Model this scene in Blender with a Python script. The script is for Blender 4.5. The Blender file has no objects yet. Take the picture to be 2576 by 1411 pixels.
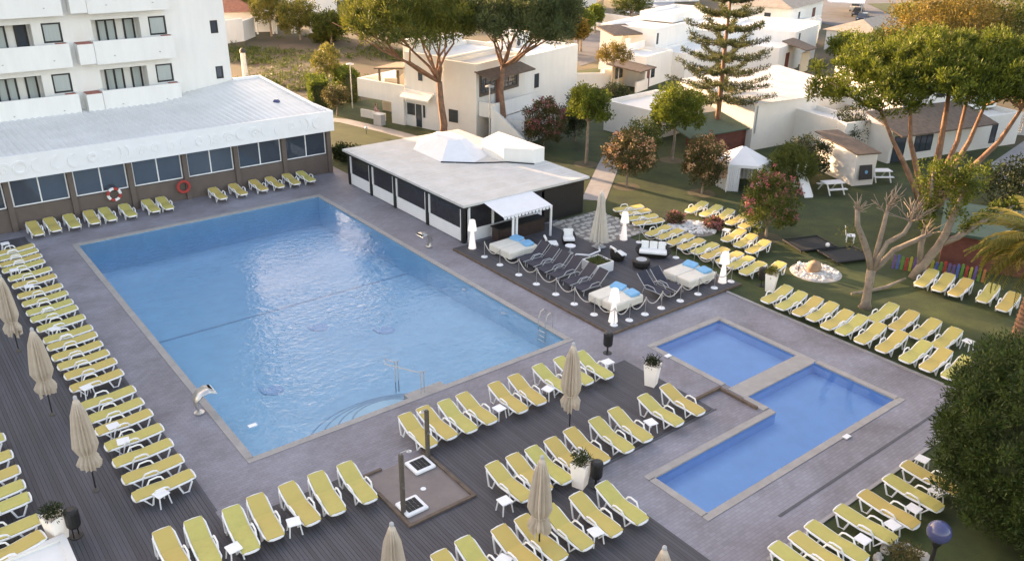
import bpy, math, random
import numpy as np
from mathutils import Vector, Matrix, Euler
R = math.radians
random.seed(7); rng = np.random.default_rng(7)
sc = bpy.context.scene
col = sc.collection

# ------------------------------------------------------------------ camera
cam_d = bpy.data.cameras.new('camera'); cam = bpy.data.objects.new('camera', cam_d); col.objects.link(cam)
YAW, PITCH, ROLL = R(38.4026), R(24.2666), R(0.9221)
cy, sy, cp, sp = math.cos(YAW), math.sin(YAW), math.cos(PITCH), math.sin(PITCH)
fw = Vector((sy*cp, cy*cp, -sp)); rt = Vector((cy, -sy, 0)); upv = rt.cross(fw)
r2 = math.cos(ROLL)*rt + math.sin(ROLL)*upv; u2 = -math.sin(ROLL)*rt + math.cos(ROLL)*upv
cam.matrix_world = Matrix(((r2.x, u2.x, -fw.x, 0), (r2.y, u2.y, -fw.y, 0), (r2.z, u2.z, -fw.z, 18.2), (0, 0, 0, 1)))
cam_d.sensor_fit = 'HORIZONTAL'; cam_d.sensor_width = 36; cam_d.lens = 36*2128.42/2576
cam_d.clip_start = 0.1; cam_d.clip_end = 2000
sc.camera = cam

# ------------------------------------------------------------------ sky, sun, exposure
SUN_EL, SUN_AZ = R(11), R(-13)        # azimuth from +Y towards +X
w = bpy.data.worlds.new('World'); sc.world = w; w.use_nodes = True
nt = w.node_tree; bg = nt.nodes['Background']
sky = nt.nodes.new('ShaderNodeTexSky'); sky.sky_type = 'NISHITA'; sky.sun_disc = False
sky.sun_elevation = SUN_EL; sky.sun_rotation = SUN_AZ; sky.air_density = 0.9; sky.dust_density = 2.5; sky.ozone_density = 0.6
nt.links.new(sky.outputs[0], bg.inputs[0]); bg.inputs[1].default_value = 0.15
sl = bpy.data.lights.new('sun', 'SUN'); so = bpy.data.objects.new('sun', sl); col.objects.link(so)
sl.energy = 2.8; sl.angle = R(0.6); sl.color = (1.0, 0.80, 0.56)
to_sun = Vector((math.sin(SUN_AZ)*math.cos(SUN_EL), math.cos(SUN_AZ)*math.cos(SUN_EL), math.sin(SUN_EL)))
so.rotation_euler = to_sun.to_track_quat('Z', 'Y').to_euler(); so.location = (0, 60, 60)
sc.view_settings.view_transform = 'Standard'; sc.view_settings.look = 'None'
sc.view_settings.gamma = 1; sc.view_settings.use_curve_mapping = False
sc.view_settings.exposure = 2.48
sc.view_settings.use_white_balance = True; sc.view_settings.white_balance_temperature = 8500; sc.view_settings.white_balance_tint = 22
sc.cycles.transparent_max_bounces = 16

# ------------------------------------------------------------------ materials
def newmat(name):
    m = bpy.data.materials.new(name); m.use_nodes = True
    return m, m.node_tree.nodes, m.node_tree.links, m.node_tree.nodes['Principled BSDF']
def mat(name, c, rough=.6, var=.12, scale=3., bump=0., bscale=40., metal=0., emit=None, c2=None, rand=None, detail=5., stretch=None, spec=.5):
    """principled with world-space noise variation; rand = second colour chosen per object"""
    m, N, L, b = newmat(name)
    b.inputs['Roughness'].default_value = rough; b.inputs['Metallic'].default_value = metal
    b.inputs['Specular IOR Level'].default_value = spec
    g = N.new('ShaderNodeNewGeometry'); mp = N.new('ShaderNodeMapping'); L.new(g.outputs['Position'], mp.inputs[0])
    if stretch: mp.inputs['Scale'].default_value = stretch
    n = N.new('ShaderNodeTexNoise'); n.inputs['Scale'].default_value = scale; n.inputs['Detail'].default_value = detail; n.inputs['Roughness'].default_value = .65
    L.new(mp.outputs[0], n.inputs['Vector'])
    cr = N.new('ShaderNodeValToRGB'); L.new(n.outputs['Fac'], cr.inputs[0])
    cr.color_ramp.elements[0].position = .3; cr.color_ramp.elements[1].position = .7
    lo = c2 if c2 else tuple(x*(1-var) for x in c); hi = c if c2 else tuple(min(1, x*(1+var)) for x in c)
    cr.color_ramp.elements[0].color = (*lo, 1); cr.color_ramp.elements[1].color = (*hi, 1)
    out = cr.outputs[0]
    if rand:
        oi = N.new('ShaderNodeObjectInfo'); mx = N.new('ShaderNodeMix'); mx.data_type = 'RGBA'; mx.blend_type = 'MIX'
        L.new(oi.outputs['Random'], mx.inputs[0]); L.new(out, mx.inputs[6]); mx.inputs[7].default_value = (*rand, 1); out = mx.outputs[2]
    L.new(out, b.inputs['Base Color'])
    if bump:
        n2 = N.new('ShaderNodeTexNoise'); n2.inputs['Scale'].default_value = bscale; n2.inputs['Detail'].default_value = 4
        L.new(mp.outputs[0], n2.inputs['Vector'])
        bp = N.new('ShaderNodeBump'); bp.inputs['Strength'].default_value = bump; bp.inputs['Distance'].default_value = .02
        L.new(n2.outputs['Fac'], bp.inputs['Height']); L.new(bp.outputs[0], b.inputs['Normal'])
    if emit:
        b.inputs['Emission Color'].default_value = (*emit[0], 1); b.inputs['Emission Strength'].default_value = emit[1]
    return m
def leafmat(name, c1, c2, trans=.35, rough=.55, nscale=.8):
    m, N, L, b = newmat(name)
    g = N.new('ShaderNodeNewGeometry'); n = N.new('ShaderNodeTexNoise'); n.inputs['Scale'].default_value = nscale; n.inputs['Detail'].default_value = 3
    L.new(g.outputs['Position'], n.inputs['Vector'])
    ad = N.new('ShaderNodeMath'); ad.operation = 'ADD'; ml = N.new('ShaderNodeMath'); ml.operation = 'MULTIPLY'; ml.inputs[1].default_value = .55
    L.new(g.outputs['Random Per Island'], ml.inputs[0]); L.new(ml.outputs[0], ad.inputs[0])
    sb = N.new('ShaderNodeMath'); sb.operation = 'MULTIPLY_ADD'; sb.inputs[1].default_value = 2.2; sb.inputs[2].default_value = -.85; L.new(n.outputs['Fac'], sb.inputs[0]); L.new(sb.outputs[0], ad.inputs[1])
    cr = N.new('ShaderNodeValToRGB'); L.new(ad.outputs[0], cr.inputs[0])
    cr.color_ramp.elements[0].color = (*c1, 1); cr.color_ramp.elements[1].color = (*c2, 1)
    L.new(cr.outputs[0], b.inputs['Base Color']); b.inputs['Roughness'].default_value = rough; b.inputs['Specular IOR Level'].default_value = .3
    tr = N.new('ShaderNodeBsdfTranslucent'); L.new(cr.outputs[0], tr.inputs[0])
    mx = N.new('ShaderNodeMixShader'); mx.inputs[0].default_value = trans
    L.new(b.outputs[0], mx.inputs[1]); L.new(tr.outputs[0], mx.inputs[2]); L.new(mx.outputs[0], N['Material Output'].inputs[0])
    return m
def watermat(name, absorb, density, bump=.25, scale=2.2):
    m, N, L, b = newmat(name); N.remove(b); out = N['Material Output']
    g = N.new('ShaderNodeNewGeometry')
    mp = N.new('ShaderNodeMapping'); mp.inputs['Scale'].default_value = (1, 1.25, 1); mp.inputs['Rotation'].default_value = (0, 0, .5); L.new(g.outputs['Position'], mp.inputs[0])
    n = N.new('ShaderNodeTexNoise'); n.inputs['Scale'].default_value = scale; n.inputs['Detail'].default_value = 3; n.inputs['Distortion'].default_value = .6; L.new(mp.outputs[0], n.inputs['Vector'])
    n1 = N.new('ShaderNodeTexNoise'); n1.inputs['Scale'].default_value = .22; n1.inputs['Detail'].default_value = 1; L.new(g.outputs['Position'], n1.inputs['Vector'])
    rr = N.new('ShaderNodeMapRange'); rr.inputs[1].default_value = .4; rr.inputs[2].default_value = .65; rr.inputs[3].default_value = .25; L.new(n1.outputs['Fac'], rr.inputs[0])
    ml = N.new('ShaderNodeMath'); ml.operation = 'MULTIPLY'; L.new(n.outputs['Fac'], ml.inputs[0]); L.new(rr.outputs[0], ml.inputs[1])
    bp = N.new('ShaderNodeBump'); bp.inputs['Strength'].default_value = bump; bp.inputs['Distance'].default_value = .1; L.new(ml.outputs[0], bp.inputs['Height'])
    fr = N.new('ShaderNodeFresnel'); fr.inputs['IOR'].default_value = 1.33; L.new(bp.outputs[0], fr.inputs['Normal'])
    sx = N.new('ShaderNodeSeparateXYZ'); L.new(g.outputs['Normal'], sx.inputs[0])
    ab = N.new('ShaderNodeMath'); ab.operation = 'ABSOLUTE'; L.new(sx.outputs[2], ab.inputs[0])
    gt = N.new('ShaderNodeMath'); gt.operation = 'GREATER_THAN'; gt.inputs[1].default_value = .5; L.new(ab.outputs[0], gt.inputs[0])
    sp_ = N.new('ShaderNodeSeparateXYZ'); L.new(g.outputs['Position'], sp_.inputs[0])
    gz = N.new('ShaderNodeMath'); gz.operation = 'GREATER_THAN'; gz.inputs[1].default_value = -.2; L.new(sp_.outputs[2], gz.inputs[0])
    m1 = N.new('ShaderNodeMath'); m1.operation = 'MULTIPLY'; L.new(gt.outputs[0], m1.inputs[0]); L.new(gz.outputs[0], m1.inputs[1])
    m2 = N.new('ShaderNodeMath'); m2.operation = 'MULTIPLY'; L.new(m1.outputs[0], m2.inputs[0]); L.new(fr.outputs[0], m2.inputs[1])
    t = N.new('ShaderNodeBsdfTransparent'); gl = N.new('ShaderNodeBsdfGlossy'); gl.inputs['Roughness'].default_value = .03; L.new(bp.outputs[0], gl.inputs['Normal'])
    mx = N.new('ShaderNodeMixShader'); L.new(m2.outputs[0], mx.inputs[0]); L.new(t.outputs[0], mx.inputs[1]); L.new(gl.outputs[0], mx.inputs[2]); L.new(mx.outputs[0], out.inputs['Surface'])
    va = N.new('ShaderNodeVolumeAbsorption'); va.inputs['Color'].default_value = (*absorb, 1); va.inputs['Density'].default_value = density; L.new(va.outputs[0], out.inputs['Volume'])
    return m
M = {}
M['white_wall'] = mat('white_wall', (.81, .80, .77), .85, .04, .9, .15, 30, c2=(.74, .73, .70), stretch=(1.6, 1.6, .35), detail=8)
M['cream_wall'] = mat('cream_wall', (.74, .715, .67), .85, .05, .6, .15, 30)
M['sunlit_wall'] = mat('sunlit_wall', (.74, .62, .46), .85, .05, .6)  # white villa wall with warm sunlight put into the colour
M['white_paint'] = mat('white_paint', (.82, .82, .82), .5, .03, 2)
M['plastic'] = mat('plastic', (.82, .82, .82), .4, .03, 6)
M['yellow'] = mat('yellow_fabric', (.50, .455, .135), .75, .06, 5, .25, 120, rand=(.56, .40, .12))
M['roof_sheet'] = mat('roof_sheet', (.80, .80, .79), .7, .10, .5, c2=(.69, .69, .67))
M['bar_roof'] = mat('bar_roof', (.62, .61, .59), .75, .1, .9, .1, 20, c2=(.50, .49, .46))
M['brown_wall'] = mat('brown_wall', (.13, .10, .085), .8, .1, 2)
M['dark_brown'] = mat('dark_brown', (.045, .026, .021), .6, .2, 3)
M['dark_glass'] = mat('dark_glass', (.045, .06, .08), .05, .1, 1, spec=1.)  # opaque; blue of the reflected pool put into the base colour
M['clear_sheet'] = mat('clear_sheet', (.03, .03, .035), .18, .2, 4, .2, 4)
M['curtain'] = mat('curtain', (.42, .47, .46), .8, .15, 3, stretch=(14, 14, .1))
M['dark_frame'] = mat('dark_frame', (.02, .02, .022), .5, .1)
M['black'] = mat('black_paint', (.015, .014, .014), .5, .2)
M['terracotta'] = mat('terracotta', (.36, .13, .10), .8, .2, 5)
M['paving'] = mat('paving', (.30, .30, .345), .7, .1, .45, .3, 9, c2=(.19, .183, .20), detail=9)
def stamp(m):
    N, L = m.node_tree.nodes, m.node_tree.links; b = N['Principled BSDF']; src = b.inputs['Base Color'].links[0].from_socket
    g = N.new('ShaderNodeNewGeometry'); br = N.new('ShaderNodeTexBrick'); br.inputs['Scale'].default_value = 1.; br.inputs['Brick Width'].default_value = .26; br.inputs['Row Height'].default_value = .13; br.inputs['Mortar Size'].default_value = .008
    br.inputs['Color1'].default_value = (1, 1, 1, 1); br.inputs['Color2'].default_value = (.86, .85, .85, 1); br.inputs['Mortar'].default_value = (.72, .71, .71, 1); L.new(g.outputs['Position'], br.inputs['Vector'])
    n = N.new('ShaderNodeTexNoise'); n.inputs['Scale'].default_value = .16; n.inputs['Detail'].default_value = 6; n.inputs['Distortion'].default_value = .8; L.new(g.outputs['Position'], n.inputs['Vector'])
    cr = N.new('ShaderNodeValToRGB'); cr.color_ramp.elements[0].position = .38; cr.color_ramp.elements[1].position = .64; cr.color_ramp.elements[0].color = (.95, .90, .885, 1); cr.color_ramp.elements[1].color = (1.12, 1.13, 1.14, 1); L.new(n.outputs['Fac'], cr.inputs[0])
    for a in (br.outputs['Color'], cr.outputs[0]):
        mx = N.new('ShaderNodeMix'); mx.data_type = 'RGBA'; mx.blend_type = 'MULTIPLY'; mx.inputs[0].default_value = 1; L.new(src, mx.inputs[6]); L.new(a, mx.inputs[7]); src = mx.outputs[2]
    L.new(src, b.inputs['Base Color'])
stamp(M['paving'])
M['deck'] = mat('deck_board', (.080, .077, .088), .7, .15, 1.2, .2, 30, rand=(.060, .057, .063), stretch=(3, .5, 1))
M['deck_dark'] = mat('deck_gap_shade', (.02, .02, .02), .9)  # near-black sheet under the boards, paints the shade in their gaps
M['joint'] = mat('joint', (.10, .10, .11), .9)
M['coping'] = mat('coping', (.34, .315, .295), .7, .12, 2, .2, 20)
M['pool_tile'] = mat('pool_tile', (.54, .83, .91), .4, .06, 1.2)
M['kids_tile'] = mat('kids_tile', (.40, .68, .92), .4, .06, 1.2)
M['pool_line'] = mat('pool_line', (.40, .58, .68), .4)
M['drain'] = mat('drain', (.52, .70, .86), .4)
M['water'] = watermat('water', (.50, .80, .96), .24, .55, 2.6)
M['kids_water'] = watermat('kids_water', (.45, .70, .97), .35, .10, 2.0)
M['steel'] = mat('steel', (.62, .61, .59), .42, .1, 4, metal=1)
M['post'] = mat('post_wood', (.10, .085, .07), .7, .2, 5)
M['canvas'] = mat('canvas', (.56, .475, .39), .85, .08, 4, .2, 30)
M['cushion_canvas'] = mat('cushion_canvas', (.66, .61, .54), .85, .06, 4)
M['lamp_white'] = mat('lamp_white', (.85, .85, .85), .4, .02, emit=((1, .97, .92), .07))
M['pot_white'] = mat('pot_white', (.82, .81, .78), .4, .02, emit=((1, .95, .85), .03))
M['mattress'] = mat('mattress', (.70, .66, .58), .85, .05, 4, .1, 30)
M['blue'] = mat('blue_cushion', (.16, .42, .66), .8, .08, 6)
M['wicker'] = mat('wicker', (.022, .017, .014), .6, .4, 30, .5, 60)
M['cushion'] = mat('cushion', (.80, .80, .78), .8, .04)
M['navy'] = mat('navy_sling', (.028, .028, .045), .7, .2, 8)
M['rope'] = mat('rope', (.52, .48, .43), .9, .1, 20)
M['stone_light'] = mat('stone_light', (.52, .49, .44), .8, .2, 4, .3, 20, rand=(.40, .37, .33))
M['pebble'] = mat('pebble', (.78, .76, .73), .8, .15, 4, .2, 20, rand=(.60, .58, .55))
M['mortar'] = mat('mortar', (.22, .20, .18), .9, .2, 5)
M['lawn'] = mat('lawn', (.058, .080, .020), .9, .2, .5, .9, 22, c2=(.020, .033, .011), detail=11)
M['field'] = mat('field', (.115, .068, .048), .95, .2, .16, .8, 3, c2=(.060, .062, .028), detail=10)
M['soil'] = mat('soil', (.14, .105, .07), .95, .2, .1, .5, 4, c2=(.075, .075, .04), detail=9)
M['asphalt'] = mat('asphalt', (.12, .12, .13), .85, .2, .5, .2, 30)
M['road_pale'] = mat('road_pale', (.38, .38, .40), .85, .1, .5)
M['path'] = mat('path', (.33, .32, .32), .85, .12, 1.5, .2, 20)
M['bark'] = mat('bark', (.36, .19, .115), .9, .3, 3, .8, 9, c2=(.15, .085, .06))
M['bark_grey'] = mat('bark_grey', (.34, .27, .20), .9, .3, 3, .8, 9, c2=(.19, .15, .12))
M['green_felt'] = mat('green_felt', (.065, .115, .09), .85, .15, 1)
M['red_wood'] = mat('red_wood', (.17, .055, .04), .75, .2, 3)
M['tile_roof'] = mat('tile_roof', (.38, .15, .09), .8, .25, 2, .5, 8)
M['grey_tile'] = mat('grey_tile', (.33, .28, .23), .85, .2, 2, .5, 6)
M['straw'] = mat('straw', (.14, .10, .075), .9, .3, 3, .4, 12)
M['boulder'] = mat('boulder', (.36, .23, .15), .85, .25, 3, .6, 6)
M['skin'] = mat('skin', (.52, .30, .21), .6)
M['red_cloth'] = mat('red_cloth', (.55, .32, .30), .8)
M['tent'] = mat('tent', (.74, .75, .77), .7, .04, 2)
M['grey_metal'] = mat('grey_metal', (.42, .43, .44), .5, .1)
M['car_dark'] = mat('car_dark', (.05, .06, .08), .25); M['car_blue'] = mat('car_blue', (.03, .05, .14), .25); M['car_white'] = mat('car_white', (.7, .7, .7), .3)
M['rubber'] = mat('rubber', (.02, .02, .02), .8)
M['bamboo'] = mat('bamboo', (.42, .30, .17), .85, .25, 6)
M['globe'] = mat('globe', (.06, .07, .16), .12, .1)
for nm, c in dict(pk_red=(.45, .05, .04), pk_green=(.10, .26, .05), pk_purple=(.16, .09, .26), pk_blue=(.08, .13, .38), pk_yellow=(.45, .40, .06), pk_orange=(.5, .17, .06)).items():
    M[nm] = mat(nm, c, .6)
M['pine_leaf'] = leafmat('pine_leaf', (0.045, 0.07, 0.014), (0.2, 0.2, 0.035), .42, nscale=1.2)  # yellow end of the range paints sunlight on the tufts
M['pine_grey'] = leafmat('pine_grey', (0.04, 0.062, 0.026), (0.13, 0.155, 0.055), 0.35)
M['big_pine'] = leafmat('big_pine', (.020, .042, .008), (.20, .23, .03), .4, nscale=1.5)  # clump tones paint lit tips and shaded gaps into the leaf colour
M['arau_leaf'] = leafmat('arau_leaf', (0.04, 0.055, 0.02), (0.13, 0.14, 0.045), 0.25)
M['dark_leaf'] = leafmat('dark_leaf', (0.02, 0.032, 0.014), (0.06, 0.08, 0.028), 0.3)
M['bush_leaf'] = leafmat('bush_leaf', (0.035, 0.058, 0.012), (0.15, 0.17, 0.035), 0.35, nscale=1.6)
M['fresh_leaf'] = leafmat('fresh_leaf', (0.05, 0.085, 0.015), (0.22, 0.25, 0.035), 0.45)
M['autumn_leaf'] = leafmat('autumn_leaf', (.085, .075, .018), (.25, .175, .04), 0.4)
M['yellow_leaf'] = leafmat('yellow_leaf', (.09, .10, .02), (.22, .20, .045), .4)
M['oleander'] = leafmat('oleander', (0.045, 0.055, 0.02), (0.15, 0.12, 0.045), 0.35)
M['flower'] = leafmat('flower', (.45, .18, .12), (.62, .42, .22), .3)
M['flower_pink'] = leafmat('flower_pink', (.30, .07, .09), (.42, .20, .18), .3)
M['palm_leaf'] = leafmat('palm_leaf', (.095, .115, .025), (.36, .29, .075), .4)
M['hedge'] = leafmat('hedge', (0.045, 0.08, 0.015), (0.15, 0.19, 0.03), 0.4)
M['fg_leaf'] = leafmat('fg_leaf', (.016, .032, .008), (.075, .115, .025), .25, nscale=1.8)
M['grass_leaf'] = leafmat('grass_leaf', (.05, .08, .02), (.13, .15, .04), .3)

# ------------------------------------------------------------------ mesh helpers
def link(o, parent=None):
    col.objects.link(o)
    if parent: o.parent = parent
    return o
class MB:
    def __init__(s): s.v = []; s.f = []
    def add(s, v, f):
        k = len(s.v); s.v += [tuple(p) for p in v]; s.f += [tuple(i+k for i in q) for q in f]; return s
    def box(s, x0, x1, y0, y1, z0, z1):
        return s.add([(x0, y0, z0), (x1, y0, z0), (x1, y1, z0), (x0, y1, z0), (x0, y0, z1), (x1, y0, z1), (x1, y1, z1), (x0, y1, z1)],
                     [(0, 3, 2, 1), (4, 5, 6, 7), (0, 1, 5, 4), (1, 2, 6, 5), (2, 3, 7, 6), (3, 0, 4, 7)])
    def rbox(s, cx, cy, cz, sx, sy, sz, r=.05):
        """box with chamfered vertical and top edges"""
        x, y = sx/2, sy/2; z0, z1 = cz-sz/2, cz+sz/2; c = min(r, x*.9, y*.9, sz*.45)
        def ring(i, z): a, b = x-i, y-i; k = max(c-i*.6, .002); return [(cx-a+k, cy-b, z), (cx+a-k, cy-b, z), (cx+a, cy-b+k, z), (cx+a, cy+b-k, z), (cx+a-k, cy+b, z), (cx-a+k, cy+b, z), (cx-a, cy+b-k, z), (cx-a, cy-b+k, z)]
        rs = [ring(c*.5, z0), ring(0, z0+c*.6), ring(0, z1-c), ring(c*.3, z1-c*.3), ring(c, z1)]
        v = [p for q in rs for p in q]; f = []
        for i in range(4):
            for j in range(8): f.append((i*8+j, i*8+(j+1) % 8, (i+1)*8+(j+1) % 8, (i+1)*8+j))
        f.append(tuple(range(7, -1, -1))); f.append(tuple(range(32, 40)))
        return s.add(v, f)
    def path(s, pts, rad, n=6, caps=True):
        pts = [Vector(p) for p in pts]; rad = rad if isinstance(rad, (list, tuple)) else [rad]*len(pts)
        v = []; f = []; ref = None
        for i, p in enumerate(pts):
            d = (pts[min(i+1, len(pts)-1)]-pts[max(i-1, 0)]).normalized()
            if ref is None: ref = Vector((0, 0, 1)) if abs(d.z) < .9 else Vector((1, 0, 0))
            a = ref - d*ref.dot(d)
            if a.length < 1e-4: a = Vector((1, 0, 0)).cross(d)
            a.normalize(); ref = a; b = d.cross(a)
            for k in range(n):
                t = 2*math.pi*k/n; v.append(p+(a*math.cos(t)+b*math.sin(t))*rad[i])
        for i in range(len(pts)-1):
            for k in range(n): f.append((i*n+k, i*n+(k+1) % n, (i+1)*n+(k+1) % n, (i+1)*n+k))
        if caps: f.append(tuple(range(n-1, -1, -1))); f.append(tuple((len(pts)-1)*n+k for k in range(n)))
        return s.add(v, f)
    def lathe(s, prof, n=12, c=(0, 0, 0), sq=1., cap=True):
        v = []; f = []
        for (r, z) in prof:
            for k in range(n):
                t = 2*math.pi*(k+.5)/n; v.append((c[0]+r*math.cos(t), c[1]+r*math.sin(t)*sq, c[2]+z))
        for i in range(len(prof)-1):
            for k in range(n): f.append((i*n+k, i*n+(k+1) % n, (i+1)*n+(k+1) % n, (i+1)*n+k))
        if cap: f.append(tuple(range(n-1, -1, -1))); f.append(tuple((len(prof)-1)*n+k for k in range(n)))
        return s.add(v, f)
    def blob(s, c, r, n=10, m=6, j=.12, seed=0):
        q = random.Random(seed); v = []; f = []
        for i in range(m+1):
            ph = math.pi*i/m
            for k in range(n):
                t = 2*math.pi*k/n; e = 1+q.uniform(-j, j)
                v.append((c[0]+r[0]*math.sin(ph)*math.cos(t)*e, c[1]+r[1]*math.sin(ph)*math.sin(t)*e, c[2]+r[2]*math.cos(ph)*e))
        for i in range(m):
            for k in range(n): f.append((i*n+k, (i+1)*n+k, (i+1)*n+(k+1) % n, i*n+(k+1) % n))
        return s.add(v, f)
    def mesh(s, name, m, smooth=False):
        me = bpy.data.meshes.new(name); me.from_pydata(s.v, [], s.f); me.materials.append(m); me.update()
        if smooth: me.shade_smooth()
        return me
    def build(s, name, m, parent=None, smooth=False):
        return link(bpy.data.objects.new(name, s.mesh(name, m, smooth)), parent)
def B(*a): return MB().box(*a)
def tag(o, label=None, cat=None, group=None, kind=None):
    if label: o['label'] = label
    if cat: o['category'] = cat
    if group: o['group'] = group
    if kind: o['kind'] = kind
    return o
def thing(name, label, cat, loc=(0, 0, 0), rz=0., group=None):
    o = bpy.data.objects.new(name, None); o.location = loc; o.rotation_euler = (0, 0, rz); o.empty_display_size = .2; link(o)
    return tag(o, label, cat, group)
def struct(name, mb, m, parent=None):
    o = mb.build(name, m, parent)
    if not parent: o['kind'] = 'structure'
    return o
def kids(o): return [c for c in col.objects if c.parent == o]
class Proto:
    """a thing with its tree of parts, cached so that copying stays fast"""
    def __init__(s, root): s.root = root; s.ch = {}; s.used = False
    def scan(s):
        for c in col.objects:
            if c.parent: s.ch.setdefault(c.parent.name, []).append(c)
        return s
    def place(s, loc, rz=0., label=None, group=None, scale=None):
        if not s.used: r = s.root; s.used = True
        else:
            r = s.root.copy(); col.objects.link(r)
            for c in s.ch.get(s.root.name, []):
                d = c.copy(); col.objects.link(d); d.parent = r
                for e in s.ch.get(c.name, []):
                    k = e.copy(); col.objects.link(k); k.parent = d
        r.location = loc; r.rotation_euler = (0, 0, rz)
        if scale: r.scale = (scale,)*3
        if label: r['label'] = label
        if group: r['group'] = group
        return r
def ordn(i):
    n = ['first', 'second', 'third', 'fourth', 'fifth', 'sixth', 'seventh', 'eighth', 'ninth', 'tenth', 'eleventh', 'twelfth', 'thirteenth', 'fourteenth', 'fifteenth', 'sixteenth', 'seventeenth', 'eighteenth', 'nineteenth', 'twentieth', 'twenty-first', 'twenty-second', 'twenty-third', 'twenty-fourth', 'twenty-fifth']
    return n[i]
def sheet(x0, x1, y0, y1, z, holes=()):
    xs = sorted({x0, x1, *[h[0] for h in holes], *[h[1] for h in holes]}); ys = sorted({y0, y1, *[h[2] for h in holes], *[h[3] for h in holes]})
    mb = MB()
    for a, b in zip(xs, xs[1:]):
        for c, d in zip(ys, ys[1:]):
            mx, my = (a+b)/2, (c+d)/2
            if mx < x0 or mx > x1 or my < y0 or my > y1: continue
            if any(h[0] < mx < h[1] and h[2] < my < h[3] for h in holes): continue
            mb.add([(a, c, z), (b, c, z), (b, d, z), (a, d, z)], [(0, 1, 2, 3)])
    return mb
def npmesh(name, V, F4, m, parent=None, smooth=False):
    me = bpy.data.meshes.new(name); nv, nf = len(V), len(F4)
    me.vertices.add(nv); me.vertices.foreach_set('co', np.asarray(V, np.float32).ravel())
    me.loops.add(nf*4); me.loops.foreach_set('vertex_index', np.asarray(F4, np.int32).ravel())
    me.polygons.add(nf); me.polygons.foreach_set('loop_start', np.arange(0, nf*4, 4, dtype=np.int32)); me.polygons.foreach_set('loop_total', np.full(nf, 4, np.int32))
    me.materials.append(m); me.update(calc_edges=True)
    return link(bpy.data.objects.new(name, me), parent)
def leaves(name, m, parent, P, A, ln, wd, seed=0):
    """P leaf roots (N,3), A axis directions (N,3); pointed diamond leaves with a fold"""
    q = np.random.default_rng(seed); N = len(P)
    A = A/np.maximum(np.linalg.norm(A, axis=1, keepdims=True), 1e-6)
    T = np.cross(A, q.normal(size=(N, 3))); T /= np.maximum(np.linalg.norm(T, axis=1, keepdims=True), 1e-6)
    L = ln*q.uniform(.6, 1.3, (N, 1)); Wd = wd*q.uniform(.6, 1.3, (N, 1))
    V = np.stack([P, P+A*L*.5+T*Wd*.5, P+A*L, P+A*L*.5-T*Wd*.5], 1).reshape(-1, 3)
    return npmesh(name, V, np.arange(N*4).reshape(-1, 4), m, parent)
def tufts(centers, n, rad, seed, upb=.25, out=None):
    """n leaf roots round each centre, radiating out; returns P, A"""
    q = np.random.default_rng(seed); C = np.repeat(np.asarray(centers, float), n, 0); N = len(C)
    d = q.normal(size=(N, 3)); d /= np.linalg.norm(d, axis=1, keepdims=True); d[:, 2] += upb
    rr = np.asarray(rad, float); rr = np.repeat(rr, n)[:, None] if rr.ndim else rr
    return C+d*rr*q.uniform(.15, 1, (N, 1)), d+q.normal(size=(N, 3))*.35
def shell(c, r, n, seed, zmin=-1., inner=.35, lump=.0):
    """random points in an ellipsoid, denser to the skin, clipped below zmin (unit z); lumps dent the outline"""
    q = np.random.default_rng(seed); d = q.normal(size=(n*4, 3)); d /= np.linalg.norm(d, axis=1, keepdims=True)
    d = d[d[:, 2] > zmin][:n]; k = 1-(1-inner)*q.uniform(0, 1, (len(d), 1))**2.2
    if lump:
        a = np.arctan2(d[:, 1], d[:, 0]); k *= (1+lump*(np.sin(a*3+seed)+np.sin(a*5+d[:, 2]*4+seed*2)+np.sin(d[:, 2]*7+a*2))/3)[:, None]
    return np.asarray(c)+d*np.asarray(r)*k

# ================================================================== THE SETTING: ground, terrace, pools
POOL = (8.24, 23.03, 25.03, 49.98)
KA, KB, KC = (25.8, 30.3, 17.85, 22.2), (18.82, 25.75, 13.28, 15.65), (25.75, 30.42, 13.28, 17.05)
struct('ground', sheet(-300, 500, -200, 600, -.03, [(-13, 33.2, 7, 56)]), M['soil'])
terr = struct('paved_terrace', sheet(-13, 33.2, 7, 56, 0, [POOL, KA, KB, KC]), M['paving'])
# fine joints of the terrace: expansion strips seen as dark lines
for k, (x0, x1, y0, y1) in enumerate([(17.6, 24.0, 17.14, 17.22), (23.85, 23.92, 17.22, 20.2), (20.6, 33.1, 11.74, 11.84), (6.12, 6.2, 23, 52)]):
    B(x0, x1, y0, y1, -.01, .012).build('drain_channel', M['joint'], terr)
struct('lawn', sheet(33.0, 75, 8, 56, .012), M['lawn'])
struct('lawn', sheet(18.6, 33.0, -4, 10.75, .016), M['lawn'])
struct('lawn', sheet(27, 33.0, 52.5, 72, .012), M['lawn'])
struct('lawn', sheet(33.0, 75, 56, 74, .008), M['lawn'])
for a in [((33.0, 33.14, 10.75, 24), 0), ((18.6, 33.0, 10.7, 10.82), 0)]:
    q = a[0]; B(*q, -.02, .06).build('edging_kerb', M['path'], terr)
struct('field', sheet(20, 58, 79, 116, -.004), M['field'])
struct('parking_road', MB().add([(70, 76, .0), (84, 81, .0), (95, 92, .0), (90, 99, .0), (78, 86, .0)], [(0, 1, 2, 3, 4)]), M['asphalt'])
struct('street', MB().add([(112, 112, .006), (117, 104, .006), (150, 132, .006), (146, 142, .006)], [(0, 1, 2, 3)]), M['road_pale'])
struct('car_park', MB().add([(126, 70, .0), (170, 70, .0), (185, 110, .0), (137, 98, .0)], [(0, 1, 2, 3)]), M['asphalt'])
struct('sports_lawn', MB().add([(145, 76, .02), (170, 70, .02), (190, 86, .02), (166, 96, .02)], [(0, 1, 2, 3)]), M['lawn'])
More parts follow.
